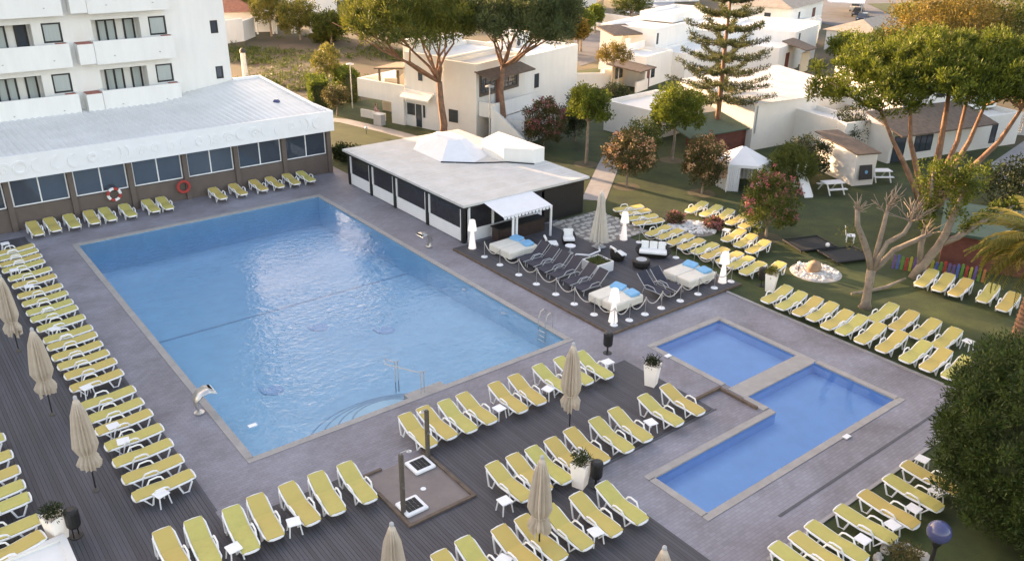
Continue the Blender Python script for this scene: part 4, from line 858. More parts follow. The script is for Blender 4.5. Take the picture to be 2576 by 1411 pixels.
mb = MB(); mb.add([(5.2, 6, 4.7), (9.2, 4.5, 4.6), (10.5, 7.5, 5.3), (6.5, 9, 5.3), (5.2, 6, 4.58), (9.2, 4.5, 4.48), (10.5, 7.5, 5.21), (6.5, 9, 5.18)], [(0, 1, 2, 3), (7, 6, 5, 4), (0, 4, 5, 1), (1, 5, 6, 2), (2, 6, 7, 3), (3, 7, 4, 0)]); mb.build('pergola_roof', M['straw'], v2)
gw = thing('garden_wall', 'stepped white garden wall between the two villas', 'wall', (0, 0, 0)); mb = MB()
for (x0, y0, x1, y1, h) in [(59, 67.5, 63.4, 64.9, 1.6), (63.4, 64.9, 64.9, 64.2, 2.0)]:
    mb.add([(x0, y0, 0), (x1, y1, 0), (x1, y1, h), (x0, y0, h), (x0, y0+.25, 0), (x1, y1+.25, 0), (x1, y1+.25, h), (x0, y0+.25, h)], [(0, 1, 2, 3), (7, 6, 5, 4), (3, 2, 6, 7), (0, 3, 7, 4), (1, 5, 6, 2)])
mb.build('wall', M['white_wall'], gw)
gw2 = thing('garden_wall', 'tall white wall at the end of the parking road', 'wall', (93.3, 96.3, 0), R(-85)); B(0, 5.4, -.3, 0, 0, 2.6).build('wall', M['white_wall'], gw2); B(-9, 0, -.3, 0, 0, 1.1).build('low_wall', M['white_wall'], gw2)
bf = thing('reed_fence', 'tall tan reed fence beside the parking road', 'fence', (94.2, 100.9, 0), R(38))
for k in range(24): B(k*.72, k*.72+.69, 0, .08, 0, 2.6+.1*math.sin(k*2.3)).build('reed_panel', M['bamboo'], bf)
# white block with the green roofed lean-to
wb = thing('white_annex', 'windowless white annex block with pale sheet roof behind the tent', 'building', (56.1, 40.3, 0), R(-6))
mb = MB(); h0, h1 = 3.75, 4.3
mb.add([(0, 0, 0), (12.5, 0, 0), (12.5, 9, 0), (0, 9, 0), (0, 0, h0), (12.5, 0, h0-.1), (12.5, 9, h1), (0, 9, h1-.2)], [(0, 1, 5, 4), (1, 2, 6, 5), (2, 3, 7, 6), (3, 0, 4, 7)]); mb.build('wall', M['cream_wall'], wb)
nx = 40; V = []
for j in range(2):
    for i in range(nx): V.append((-.1+12.7*i/(nx-1), -.15+9.3*j, (h0+.03 if j == 0 else h1+.02)-.2*(1-i/(nx-1))*j-.1*(i/(nx-1))*(1-j)+(.03 if i % 2 else 0)))
MB().add(V, [(i, i+1, nx+i+1, nx+i) for i in range(nx-1)]).build('roof', M['bar_roof'], wb)
B(9.6, 10.5, 1.2, 2.0, 3.7, 4.7).build('chimney', M['cream_wall'], wb); MB().path([(.25, -.06, 1.4), (.25, -.06, 3.6)], .05, 6).build('downpipe', M['grey_metal'], wb); MB().path([(12.3, -.06, .2), (12.3, -.06, 3.5)], .05, 6).build('downpipe', M['path'], wb)
hut = thing('garden_shed', 'red wooden shed with green felt roof against the annex', 'shed', (52.6, 41.4, 0), R(-8))
for i in range(24): B(i*.15, i*.15+.142, 0, .06, 0, 1.75).build('wall_board', M['red_wood'], hut)
B(0, .06, .07, 3, 0, 1.9).build('side_wall', M['red_wood'], hut)
mb = MB(); mb.add([(-2.6, -.3, 1.7), (3.75, -.3, 1.8), (3.75, 3.2, 2.5), (-2.6, 3.2, 2.4), (-2.6, -.3, 1.62), (3.75, -.3, 1.72), (3.75, 3.2, 2.42), (-2.6, 3.2, 2.32)], [(0, 1, 2, 3), (7, 6, 5, 4), (0, 4, 5, 1), (1, 5, 6, 2), (2, 6, 7, 3), (3, 7, 4, 0)]); mb.build('roof', M['green_felt'], hut)
lb = thing('low_house', 'small white building behind the araucaria trunk', 'building', (51.5, 47.0, 0), R(5)); block(lb, 0, 7, 0, 5, 0, 2.6); dark_win(lb, 'y', .4, 1.4, .7, 2.2, 0, 1); dark_win(lb, 'y', 2.2, 3.3, .7, 1.9, 0, 2, pane='curtain')
# right hand house behind the big pine
rh = thing('clubhouse', 'long white house with dark lean-to roof behind the big pine', 'house', (61.9, 31.8, 0), R(-12))
block(rh, 0, 15, 0, 6, 0, 2.7, m='cream_wall'); block(rh, 3.5, 15, 2.5, 10, 2.6, 5.6, m='white_wall'); block(rh, -2.6, 0, 2.2, 8, 0, 2.9, m='cream_wall')
mb = MB(); mb.add([(-.5, -1.3, 2.5), (10.2, -1.3, 2.5), (10.2, 2.4, 3.6), (-.5, 2.4, 3.6), (-.5, -1.3, 2.38), (10.2, -1.3, 2.38), (10.2, 2.4, 3.48), (-.5, 2.4, 3.48)], [(0, 1, 2, 3), (7, 6, 5, 4), (0, 4, 5, 1), (1, 5, 6, 2), (2, 6, 7, 3), (3, 7, 4, 0)]); mb.build('lean_to_roof', M['straw'], rh)
dark_win(rh, 'y', .3, 1.6, .03, 2.1, 0, 1); dark_win(rh, 'y', 2.6, 4.6, .6, 1.9, 0, 3); dark_win(rh, 'y', 5.4, 6.4, 4.0, 5.0, 2.5, 2); dark_win(rh, 'y', 7.2, 8.2, 4.0, 5.0, 2.5, 2); dark_win(rh, 'y', 11.5, 12.2, .4, 2.0, 0, 1)
# white kiosk with a dark display hatch
kk = thing('play_kiosk', 'white flat roofed kiosk with dark display panel between picnic tables', 'kiosk', (54.5, 30.2, 0), R(-22))
block(kk, 0, 1.7, 0, 4.8, 0, 2.35, par=0); mb = MB(); mb.add([(-.15, -.15, 2.36), (1.85, -.15, 2.36), (1.85, 5, 2.75), (-.15, 5, 2.75), (-.15, -.15, 2.28), (1.85, -.15, 2.28), (1.85, 5, 2.67), (-.15, 5, 2.67)], [(0, 1, 2, 3), (7, 6, 5, 4), (0, 4, 5, 1), (1, 5, 6, 2), (2, 6, 7, 3), (3, 7, 4, 0)]); mb.build('roof', M['straw'], kk)
mb = MB(); mb.add([(.35, -.03, 1.5), (1.35, -.03, 1.5), (1.4, -.25, .5), (.3, -.25, .5), (.35, 0, 1.5), (1.35, 0, 1.5), (1.4, -.2, .5), (.3, -.2, .5)], [(0, 3, 2, 1), (4, 5, 6, 7), (0, 1, 5, 4), (2, 3, 7, 6)]); mb.build('display_panel', M['dark_frame'], kk); MB().lathe([(.13, 0), (.13, .02)], 10).build('emblem', M['blue'], kk).matrix_local = Matrix.Translation((.86, -.155, 1.02)) @ Matrix.Rotation(R(78), 4, 'X')
def picnic(x, y, rz, label):
    t = thing('picnic_table', label, 'picnic table', (x, y, .012), rz, 'white plastic picnic tables'); MB().rbox(0, 0, .72, 1.5, .8, .06, .04).build('top', M['plastic'], t)
    for s in (-1, 1): MB().rbox(0, s*.72, .42, 1.4, .3, .05, .03).build('bench', M['plastic'], t); MB().path([(s*.55, -.75, 0), (s*.55, -.2, .7)], .05, 5).build('leg', M['plastic'], t); MB().path([(s*.55, .75, 0), (s*.55, .2, .7)], .05, 5).build('leg', M['plastic'], t)
picnic(52.1, 30.3, R(-25), 'white picnic table beside the slide and kiosk'); picnic(57.5, 29.9, R(-35), 'white picnic table between the kiosk and clubhouse door')
t = thing('toy_slide', 'white and grey plastic slide beside the dark bushes', 'slide', (49.6, 30.4, .012), R(60)); mb = MB(); mb.add([(0, -.3, .05), (1.6, -.3, 1.3), (1.6, .3, 1.3), (0, .3, .05), (0, -.3, .2), (1.6, -.3, 1.45), (1.6, .3, 1.45), (0, .3, .2)], [(0, 1, 2, 3), (0, 4, 5, 1), (2, 6, 7, 3)]); mb.build('chute', M['plastic'], t)
for s in (-.28, .28): MB().path([(1.6, s, 1.9), (1.9, s, 0)], .05, 5).build('ladder_rail', M['plastic'], t)
for k in range(4): MB().path([(1.87-.07*k, -.28, .25+.3*k), (1.87-.07*k, .28, .25+.3*k)], .04, 5).build('rung', M['plastic'], t)
# gazebo tent
gz = thing('gazebo_tent', 'white hexagonal gazebo tent with hanging curtains on the lawn', 'tent', (48.0, 35.0, .012), .2); R6 = 1.95
hx = [(R6*math.cos(R(60*k)), R6*math.sin(R(60*k))) for k in range(6)]
for k in range(6):
    a, b = hx[k], hx[(k+1) % 6]; MB().add([(*a, 1.95), (*b, 1.95), (b[0]*.06, b[1]*.06, 2.85), (a[0]*.06, a[1]*.06, 2.85), (*a, 1.75), (*b, 1.75)], [(0, 1, 2, 3), (4, 5, 1, 0)]).build('roof_panel', M['tent'], gz)
    MB().path([(*a, 0), (*a, 1.95)], .04, 6).build('pole', M['white_paint'], gz)
    n = 14; v = []
    lo, hi = ((.0, 1.0) if k in (0, 1, 2) else (.0, .42))
    for i in range(n): u = lo+(hi-lo)*i/(n-1); e = 1+.04*(1 if i % 2 else -1); v += [((a[0]+(b[0]-a[0])*u)*e*.97, (a[1]+(b[1]-a[1])*u)*e*.97, .05), ((a[0]+(b[0]-a[0])*u)*.97, (a[1]+(b[1]-a[1])*u)*.97, 1.9)]
    MB().add(v, [(2*i, 2*i+2, 2*i+3, 2*i+1) for i in range(n-1)]).build('curtain', M['tent'], gz)
# red hut with green roof and picket fence, play mats
h2 = thing('play_hut', 'dark red wooden hut with flat green roof beside the picket fence', 'shed', (45.5, 19.3, 0), R(-65.5))
for i in range(10): B(0, 5.2, .0, .06, .1+i*.18, .1+i*.18+.172).build('wall_board', M['red_wood'], h2)
B(0, .06, .07, 5.4, 0, 1.9).build('side_wall', M['red_wood'], h2); B(-.3, 5.5, -.35, 5.6, 1.95, 2.1).build('roof', M['green_felt'], h2)
pf = thing('picket_fence', 'low picket fence of red green blue and purple boards', 'fence', (42.9, 20.6, .012), math.atan2(-3.1, 1.75)); cols = ['pk_purple', 'pk_blue', 'pk_green', 'pk_red', 'pk_yellow', 'pk_purple', 'pk_green', 'pk_orange', 'pk_red', 'pk_yellow', 'pk_blue', 'pk_green', 'pk_red', 'pk_purple']
for k in range(22):
    x = k*.21; hh = .82+.06*math.sin(k*1.7); MB().add([(x, -.015, 0), (x+.13, -.015, 0), (x+.13, -.015, hh-.06), (x+.065, -.015, hh), (x, -.015, hh-.06), (x, .015, 0), (x+.13, .015, 0), (x+.13, .015, hh-.06), (x+.065, .015, hh), (x, .015, hh-.06)], [(0, 1, 2, 3, 4), (9, 8, 7, 6, 5), (0, 5, 6, 1), (1, 6, 7, 2), (2, 7, 8, 3), (3, 8, 9, 4), (4, 9, 5, 0)]).build('picket', M[cols[k % 14]], pf)
for z in (.2, .6): B(0, 4.6, .016, .05, z, z+.07).build('rail', M['post'], pf)
for (x, y, rz, l) in [(42.0, 25.2, R(-20), 'dark trampoline mat on the lawn by the bare tree'), (42.2, 23.0, R(-20), 'dark trampoline mat beside the picket fence end')]:
    t = thing('trampoline', l, 'trampoline', (x, y, .012), rz, 'ground trampolines'); B(-1.1, 1.1, -.8, .8, .16, .18).build('mat', M['rubber'], t)
    mb = MB(); mb.path([(-1.2, -.9, .2), (1.2, -.9, .2), (1.2, .9, .2), (-1.2, .9, .2), (-1.2, -.9, .2)], .05, 6); mb.build('frame', M['dark_frame'], t)
    for sx in (-1.1, 1.1):
        for s_ in (-.8, .8): MB().path([(sx, s_, 0), (sx, s_, .2)], .04, 5).build('leg', M['dark_frame'], t)
t = thing('garden_chair', 'white plastic garden chair on the lawn behind the ivy tree', 'chair', (44.6, 24.2, .012), .6); MB().rbox(0, 0, .42, .5, .5, .05, .04).build('seat', M['plastic'], t); o = MB().rbox(0, 0, .3, .5, .05, .5, .04).build('backrest', M['plastic'], t); o.location = (0, .27, .38); o.rotation_euler = (-.2, 0, 0)
for sx in (-.2, .2):
    for s_ in (-.2, .2): MB().path([(sx, s_, 0), (sx, s_, .42)], .025, 5).build('leg', M['plastic'], t)
# lattice wall on the right
lw = thing('lattice_wall', 'white pierced garden wall with solid panels beyond the big pine', 'wall', (78.5, 33.2, 0), R(-66)); B(-2, 12, 0, .2, 0, .25).build('plinth', M['white_wall'], lw)
for k in range(5): B(-2+k*2.9, -2+k*2.9+.9, 0, .2, .25, 2.0).build('solid_panel', M['white_wall'], lw)
for k in range(4):
    mb = MB(); x0 = -1.1+k*2.9
    for i in range(8): mb.box(x0+i*.26, x0+i*.26+.09, .06, .14, .25, 2.0)
    for j in range(6): mb.box(x0, x0+2.0, .05, .15, .35+j*.28, .35+j*.28+.08)
    mb.build('lattice_panel', M['white_wall'], lw)
# distant right: villa with hipped roof, white terraces, carport, cars
v3 = thing('far_villa', 'white villa with hipped grey tile roof and large terraces', 'villa', (88.0, 57.5, 0), A17)
block(v3, -3, 5, 2, 9, 0, 3.2); block(v3, 4, 13, 2.5, 12, 0, 4.2); block(v3, -1, 12, 9, 18, 0, 4.0); block(v3, 12, 26, 6, 18, 0, 3.0)
mb = MB(); mb.add([(-.6, -.4, 2.9), (3.6, -.4, 2.7), (4.3, 2.8, 3.5), (0, 2.8, 3.6), (-.6, -.4, 2.78), (3.6, -.4, 2.58), (4.3, 2.8, 3.38), (0, 2.8, 3.48)], [(0, 1, 2, 3), (7, 6, 5, 4), (0, 4, 5, 1), (1, 5, 6, 2), (2, 6, 7, 3), (3, 7, 4, 0)]); mb.build('pergola_roof', M['straw'], v3)
B(-.4, .9, 1.98, 1.995, .1, 2.3).build('door', M['red_wood'], v3); B(.9, 3.6, .4, .6, 0, 2.3).build('porch_wall', M['sunlit_wall'], v3); dark_win(v3, 'y', 5.2, 5.7, 3.0, 3.9, 2.5)
h3 = thing('hip_roof_house', 'white house with hipped grey tile roof above the far terraces', 'house', (117, 80, 0), A17); block(h3, 0, 17, 0, 11, 0, 3.6, par=0)
mb = MB(); mb.add([(-.6, -.6, 3.5), (17.6, -.6, 3.5), (17.6, 11.6, 3.5), (-.6, 11.6, 3.5), (5, 5.5, 5.4), (12, 5.5, 5.4)], [(0, 1, 5, 4), (1, 2, 5), (2, 3, 4, 5), (3, 0, 4), (3, 2, 1, 0)]); mb.build('roof', M['grey_tile'], h3)
dark_win(h3, 'y', 11.5, 13, .2, 2.6, 0, 1, pane='red_wood'); dark_win(h3, 'y', 4.2, 5.0, 1.4, 2.6, 0); dark_win(h3, 'x', 3, 4, 1.4, 2.6, 0)
for k in range(16): B(-8+k*.9, -8+k*.9+.3, -3.0, -2.8, 1.6, 2.3).build('balustrade_pier', M['white_wall'], h3)
B(-8.2, 6.6, -3.1, 0, 0, 1.6).build('terrace', M['white_wall'], h3)
h4 = thing('grey_roof_house', 'low house with wide brown grey roof by the car park', 'house', (108, 60, 0), R(10)); block(h4, 0, 12, 0, 7, 0, 2.8, par=0); mb = MB(); mb.add([(-.5, -.5, 2.7), (12.5, -.5, 2.7), (12.5, 7.5, 2.7), (-.5, 7.5, 2.7), (3, 3.5, 4.1), (9.5, 3.5, 4.1)], [(0, 1, 5, 4), (1, 2, 5), (2, 3, 4, 5), (3, 0, 4), (3, 2, 1, 0)]); mb.build('roof', M['grey_tile'], h4)
cpn = thing('carport', 'long flat carport with pale roof over parked cars', 'carport', (141, 82, 0), R(30)); B(0, 20, 0, 6, 2.6, 2.8).build('roof', M['tent'], cpn)
for k in range(5): B(.3+k*4.8, .5+k*4.8, .2, .4, 0, 2.6).build('post', M['grey_metal'], cpn)
def car(x, y, rz, m, label, group=None):
    t = thing('parked_car', label, 'car', (x, y, .01), rz, group)
    pr = [(-2.1, .35), (-2.1, .75), (-1.9, .9), (-1.2, .95), (-.6, 1.4), (.8, 1.45), (1.5, 1.0), (2.05, .9), (2.15, .4)]; mb = MB(); n = len(pr); w0 = .85
    mb.add([(a, -w0 if z < 1.1 else -w0+.14, z) for a, z in pr]+[(a, w0 if z < 1.1 else w0-.14, z) for a, z in pr], [tuple(range(n)), tuple(range(2*n-1, n-1, -1))]+[(i, n+i, n+(i+1) % n, (i+1) % n) for i in range(n)]); mb.build('body', M[m], t)
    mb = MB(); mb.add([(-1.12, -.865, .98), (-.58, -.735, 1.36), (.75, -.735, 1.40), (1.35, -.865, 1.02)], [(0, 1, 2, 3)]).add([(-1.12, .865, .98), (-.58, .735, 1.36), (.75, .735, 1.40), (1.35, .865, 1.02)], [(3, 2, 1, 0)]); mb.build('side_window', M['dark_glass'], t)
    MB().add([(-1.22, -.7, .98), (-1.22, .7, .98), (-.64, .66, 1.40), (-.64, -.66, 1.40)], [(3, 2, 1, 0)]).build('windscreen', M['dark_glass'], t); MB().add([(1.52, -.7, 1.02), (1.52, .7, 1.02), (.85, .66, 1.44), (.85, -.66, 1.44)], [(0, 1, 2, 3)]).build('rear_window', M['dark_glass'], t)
    for sx in (-1.3, 1.3):
        for s_ in (-1, 1): MB().path([(sx, s_*.7, .32), (sx, s_*.88, .32)], .32, 12).build('wheel', M['rubber'], t)
    for s_ in (-.6, .6): B(-2.13, -2.08, s_-.15, s_+.15, .62, .74).build('headlight', M['tent'], t)
car(139.1, 80.8, R(25), 'car_dark', 'dark car parked at the front of the carport', 'cars parked by the carport'); car(145.5, 85.5, R(25), 'car_dark', 'dark car parked in the middle of the carport', 'cars parked by the carport'); car(152.5, 90.3, R(25), 'car_white', 'pale car parked at the back of the carport', 'cars parked by the carport')
car(80.0, 79.5, R(60), 'car_blue', 'dark blue car parked behind the terrace pier of the villa'); car(118.5, 111.5, R(150), 'car_white', 'pale car on the distant street'); car(112, 85.5, R(20), 'car_white', 'pale car parked beside the hip roofed house')
# distant left: red roofed house, white wall, far white block
v4 = thing('red_roof_house', 'white house with red tile roof and arched porch beyond the field', 'house', (45.5, 124, 0), R(-22)); block(v4, -6, 6.5, 0, 8, 0, 2.9, par=0); mb = MB(); mb.add([(-6.5, -.5, 2.85), (4.2, -.5, 2.85), (4.2, 8.5, 2.85), (-6.5, 8.5, 2.85), (-3, 4, 5.0), (.8, 4, 5.0)], [(0, 1, 5, 4), (1, 2, 5), (2, 3, 4, 5), (3, 0, 4), (3, 2, 1, 0)]); mb.build('roof', M['tile_roof'], v4)
B(-3.2, -2.4, 3.5, 4.3, 4.4, 6.0).build('chimney', M['white_wall'], v4)
for k in range(3):
    x0 = 4.0+k*2.6; pts = [(x0+1.1+1.1*math.cos(R(180-a)), -2.2, 1.6+1.0*math.sin(R(a))) for a in range(0, 181, 20)]; MB().path([(x0, -2.2, 0)]+pts+[(x0+2.2, -2.2, 0)], .16, 5).build('porch_arch', M['white_wall'], v4)
B(3.8, 12, -2.5, .2, 2.8, 3.05).build('porch_roof', M['white_wall'], v4)
ww = thing('boundary_wall', 'stepped white boundary wall beside the hotel tower', 'wall', (0, 0, 0))
for (a, b_, h) in [((34, 112), (41.6, 114.5), 3.2), ((41.6, 114.5), (44.4, 115.4), 3.0), ((44.4, 115.4), (47.3, 118.6), 2.6)]:
    d = Vector((b_[0]-a[0], b_[1]-a[1])); nn = Vector((-d.y, d.x)).normalized()*.3; MB().add([(a[0], a[1], 0), (b_[0], b_[1], 0), (b_[0], b_[1], h), (a[0], a[1], h), (a[0]+nn.x, a[1]+nn.y, 0), (b_[0]+nn.x, b_[1]+nn.y, 0), (b_[0]+nn.x, b_[1]+nn.y, h), (a[0]+nn.x, a[1]+nn.y, h)], [(0, 1, 2, 3), (7, 6, 5, 4), (3, 2, 6, 7), (0, 3, 7, 4), (1, 5, 6, 2)]).build('wall', M['white_wall'], ww)
fb = thing('far_white_block', 'long plain white building beyond the orchard trees', 'building', (60.5, 139, 0), R(-28)); block(fb, 0, 22, 0, 10, 0, 6.5); B(9, 11, -.05, 0, .2, 2.2).build('door', M['dark_frame'], fb)
for i, (x, y, rz, ln_, h, l) in enumerate([(100, 122, R(-30), 12, 4, 'pale house beside the far street'), (124, 122, R(-20), 16, 5, 'white house past the street bend')]):
    t = thing('far_house', l, 'house', (x, y, 0), rz, 'far pale houses'); block(t, 0, ln_, 0, 8, 0, h)
    for k in range(3): dark_win(t, 'y', 1.5+k*3.4, 2.6+k*3.4, 1.2, 2.6, 0)
t = thing('chimney_pipe', 'slim cream chimney pipe behind the wing roof', 'chimney', (34.9, 91.6, 0)); MB().lathe([(.3, 0), (.26, 2.6)], 10).build('shaft', M['cream_wall'], t); MB().lathe([(.36, 2.6), (.3, 2.9), (.1, 3.05)], 10).build('cap', M['dark_frame'], t)
# street lamp by the villa, globe lamp by the bush, garden spots
def lamp_post(x, y, h, label, m='grey_metal'):
    t = thing('street_lamp', label, 'street lamp', (x, y, 0), 0, 'garden lamp posts'); MB().path([(0, 0, 0), (0, 0, h)], [.06, .045], 8).build('post', M[m], t); MB().lathe([(.06, h), (.36, h+.06), (.36, h+.12), (.1, h+.2)], 14).build('lamp_head', M[m], t)
lamp_post(40.1, 53.8, 4.6, 'slim lamp post with flat disc head before the pine villa'); lamp_post(76.5, 29.0, 3.4, 'lamp post with round head before the pierced wall', 'black'); lamp_post(37.2, 71.5, 4.0, 'lamp post with disc head beside the hedge')
t = thing('globe_lamp', 'dark blue glass globe lamp on a black post by the bush', 'street lamp', (20.35, 6.95, 0)); MB().lathe([(.14, 0), (.10, .1), (.07, .3), (.06, 2.3), (.14, 2.45), (.16, 2.55)], 12).build('post', M['black'], t); MB().blob((0, 0, 2.82), (.32, .32, .32), 20, 12, 0).build('globe', M['globe'], t, True)
for i, (x, y, l) in enumerate([(41.9, 24.0, 'small white garden spot among the trampolines'), (33.6, 62.4, 'small white garden spot by the villa path'), (38.2, 23.3, 'small white garden spot beside the boulder'), (37.9, 11.8, 'small cream garden spot behind the big bush')]):
    t = thing('garden_spot', l, 'garden light', (x, y, .012), 0, 'small garden spots'); MB().path([(0, 0, 0), (0, 0, .45)], .03, 6).build('stake', M['dark_frame'], t); MB().blob((0, 0, .52), (.13, .13, .13), 10, 6, 0).build('globe', M['plastic'], t, True)
# person on the villa porch
pr = thing('person', 'person in pale striped top sitting behind the villa porch wall', 'person', (36.9, 66.5, 0), R(60))
me = bpy.data.meshes.new('body'); vs = [(0, 0, .5), (0, .02, .75), (0, .03, 1.0), (0, .02, 1.12), (0, 0, 1.28), (-.2, .02, 1.02), (-.26, -.1, .78), (-.2, -.3, .72), (.2, .02, 1.02), (.26, -.1, .78), (.2, -.3, .72), (-.1, -.4, .5), (-.1, -.45, .05), (.1, -.4, .5), (.1, -.45, .05)]
me.from_pydata(vs, [(0, 1), (1, 2), (2, 3), (3, 4), (2, 5), (5, 6), (6, 7), (2, 8), (8, 9), (9, 10), (0, 11), (11, 12), (0, 13), (13, 14)], []); me.materials.append(M['red_cloth']); ob = link(bpy.data.objects.new('body', me), pr)
md = ob.modifiers.new('skin', 'SKIN'); rad = [.16, .15, .16, .06, .07, .07, .055, .045, .07, .055, .045, .08, .06, .08, .06]
for i, rv in enumerate(rad): me.skin_vertices[0].data[i].radius = (rv, rv)
me.skin_vertices[0].data[0].use_root = True; ob.modifiers.new('sub', 'SUBSURF').levels = 1
MB().blob((0, -.01, 1.30), (.085, .10, .12), 12, 8, 0).build('head', M['skin'], pr, True); MB().blob((0, .02, 1.335), (.095, .105, .105), 12, 8, .04).build('hair', M['brown_wall'], pr, True)
t = thing('porch_cabinet', 'grey cabinet standing before the villa porch wall', 'cabinet', (36.0, 64.0, 0), A17); B(-.05, .5, 0, .9, 0, .95).build('body', M['grey_metal'], t); B(-.08, .53, -.03, .93, .95, 1.0).build('top', M['tent'], t)

# ================================================================== VEGETATION
RV = Vector((.7837, -.6212, 0))          # a handy horizontal direction for spreading limbs
def limbs(mb, start, ends, r0, r1, seed, sub=2, bend=.18):
    q = random.Random(seed); tips = []
    for e in ends:
        s, e = Vector(start), Vector(e); L = (e-s).length; pts = [s]; 
        for k in (1, 2, 3): t = k/4; pts.append(s.lerp(e, t)+Vector((q.uniform(-1, 1), q.uniform(-1, 1), q.uniform(-.3, .6)))*L*bend*.4)
        pts.append(e); mb.path(pts, [r0, r0*.85, r0*.65, r0*.5, r1], 6); tips.append(e)
        for _ in range(sub):
            t = q.choice((2, 3)); a = pts[t]; d = (e-s).normalized()*L*.45+Vector((q.uniform(-1, 1), q.uniform(-1, 1), q.uniform(0, .7)))*L*.35
            mb.path([a, a+d*.5+Vector((0, 0, .1)), a+d], [r0*.45, r0*.3, r1*.7], 5); tips.append(a+d)
    return tips
def pine(loc, trunk, c, r, label, m, seed, n=520, nl=74, tr=.34, group=None, rings=9, rad=.55, fork=None):
    t = thing('pine_tree', label, 'tree', (loc[0], loc[1], 0), 0, group); L = Vector((loc[0], loc[1], 0)); q = random.Random(seed)
    mb = MB(); T = [Vector(p)-L for p in trunk]; mb.path(T, [tr*(1-.35*i/(len(T)-1)) for i in range(len(T))], 9)
    ends = [Vector(c)-L+Vector((r[0]*.68*math.cos(2*PI*k/rings+seed), r[1]*.68*math.sin(2*PI*k/rings+seed), -r[2]*.25+q.uniform(-.2, .5))) for k in range(rings)]
    limbs(mb, T[-1], ends, tr*.42, .04, seed, 2); mb.build('trunk', M['bark'], t, True)
    C_ = shell(np.array(c)-np.array(L), r, n, seed, -.3, .55, .25); P, A = tufts(C_, nl, rad*.85, seed+1, .6); leaves('crown', M[m], t, P, A, .34, .075, seed+2)
    return t
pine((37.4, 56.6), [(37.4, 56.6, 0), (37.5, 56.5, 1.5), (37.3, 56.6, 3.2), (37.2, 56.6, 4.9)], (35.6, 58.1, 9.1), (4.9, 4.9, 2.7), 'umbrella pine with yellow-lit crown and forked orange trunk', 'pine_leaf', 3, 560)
pine((41.6, 54.2), [(41.6, 54.2, 0), (41.7, 54.1, 2.0), (41.5, 54.2, 4.0), (41.6, 54.1, 6.0)], (42.9, 53.2, 9.4), (4.3, 4.3, 2.8), 'umbrella pine with grey-green crown beside the villa loggia', 'pine_grey', 8, 520, tr=.29)
# big multi-stemmed pine on the right
bp_ = thing('pine_tree', 'wide multi-stemmed pine spreading over the clubhouse', 'tree', (54, 24.5, 0)); mb = MB(); O_ = Vector((54, 24.5, 0)); tips = []
for (a, zb_, off, zt, rr, mid) in [(-.3, 0, -4.2, 6.6, .17, -2.3), (-.1, 0, -2.4, 6.8, .19, -1.6), (.1, 0, -.2, 7.6, .26, -.1), (.3, 0, 2.2, 6.8, .2, 1.2), (.5, 0, 4.6, 6.6, .2, 2.6), (.0, 0, 1.0, 7.2, .2, .9)]:
    s = RV*a; e = RV*off+Vector((off*.12, .3*off*.2, zt)); mb.path([s, s+RV*mid*.35+Vector((0, 0, 1.6)), s+RV*mid*.8+Vector((0, 0, 3.2)), s+RV*(mid+.12*off)+Vector((0, 0, 4.6)), e], [rr*1.25, rr*1.05, rr*.9, rr*.75, rr*.5], 8)
    q = random.Random(int(off*10)); tips += limbs(mb, e, [e+RV*q.uniform(-2.2, 2.2)+Vector((q.uniform(-1.5, 1.5), q.uniform(-1.5, 1.5), q.uniform(.5, 1.6))) for _ in range(4)], rr*.4, .03, int(off*7)+50, 1)
mb.build('trunk', M['bark'], bp_, True)
C_ = np.concatenate([shell((k*.7837*1.0, -k*.6212+dy, 8.5+dz), (2.9, 3.4, 1.75), 190, 20+i, -.5, .45, .25) for i, (k, dy, dz) in enumerate([(-5.2, 0, -.9), (-3.0, .8, .1), (-2.6, -1.6, -.2), (-.4, 1.2, .7), (.2, -1.6, .1), (2.2, .6, .8), (2.8, -1.6, .0), (4.8, .8, .3), (5.2, -1.2, -.4)])])
P, A = tufts(C_, 72, .34, 31, .8); leaves('crown', M['big_pine'], bp_, P, A, .27, .075, 32)
# araucaria
ar = thing('araucaria_tree', 'tall araucaria with regular tiers of flat branches', 'tree', (55, 43, 0)); mb = MB().path([(0, 0, 0), (.05, 0, 4), (0, .05, 9), (0, 0, 15.5)], [.24, .2, .13, .03], 9); mb.build('trunk', M['bark'], ar, True)
q = random.Random(2); cen = []; bm = MB(); z = 3.9; k = 0
while z < 15:
    rad_ = 4.3-(z-3.9)*.24 if z < 12 else max(.5, (15.4-z)*.7); nb = 7
    for j in range(nb):
        an = 2*PI*j/nb+k*.45+q.uniform(-.12, .12); rr = rad_*q.uniform(.85, 1.08); pts = []
        for s in range(7): u = s/6; pts.append((rr*u*math.cos(an), rr*u*math.sin(an), z-.22*math.sin(PI*u)+.34*u*u))
        bm.path(pts, [.05, .045, .04, .035, .03, .025, .02], 4)
        for s in range(4, 36): u = s/35; cen.append((rr*u*math.cos(an)+q.uniform(-.16, .16), rr*u*math.sin(an)+q.uniform(-.16, .16), z-.22*math.sin(PI*u)+.34*u*u+.05))
    z += 1.08; k += 1
bm.build('branches', M['bark'], ar); P, A = tufts(cen, 22, .16, 5, .5); leaves('foliage', M['arau_leaf'], ar, P, A, .2, .06, 6)
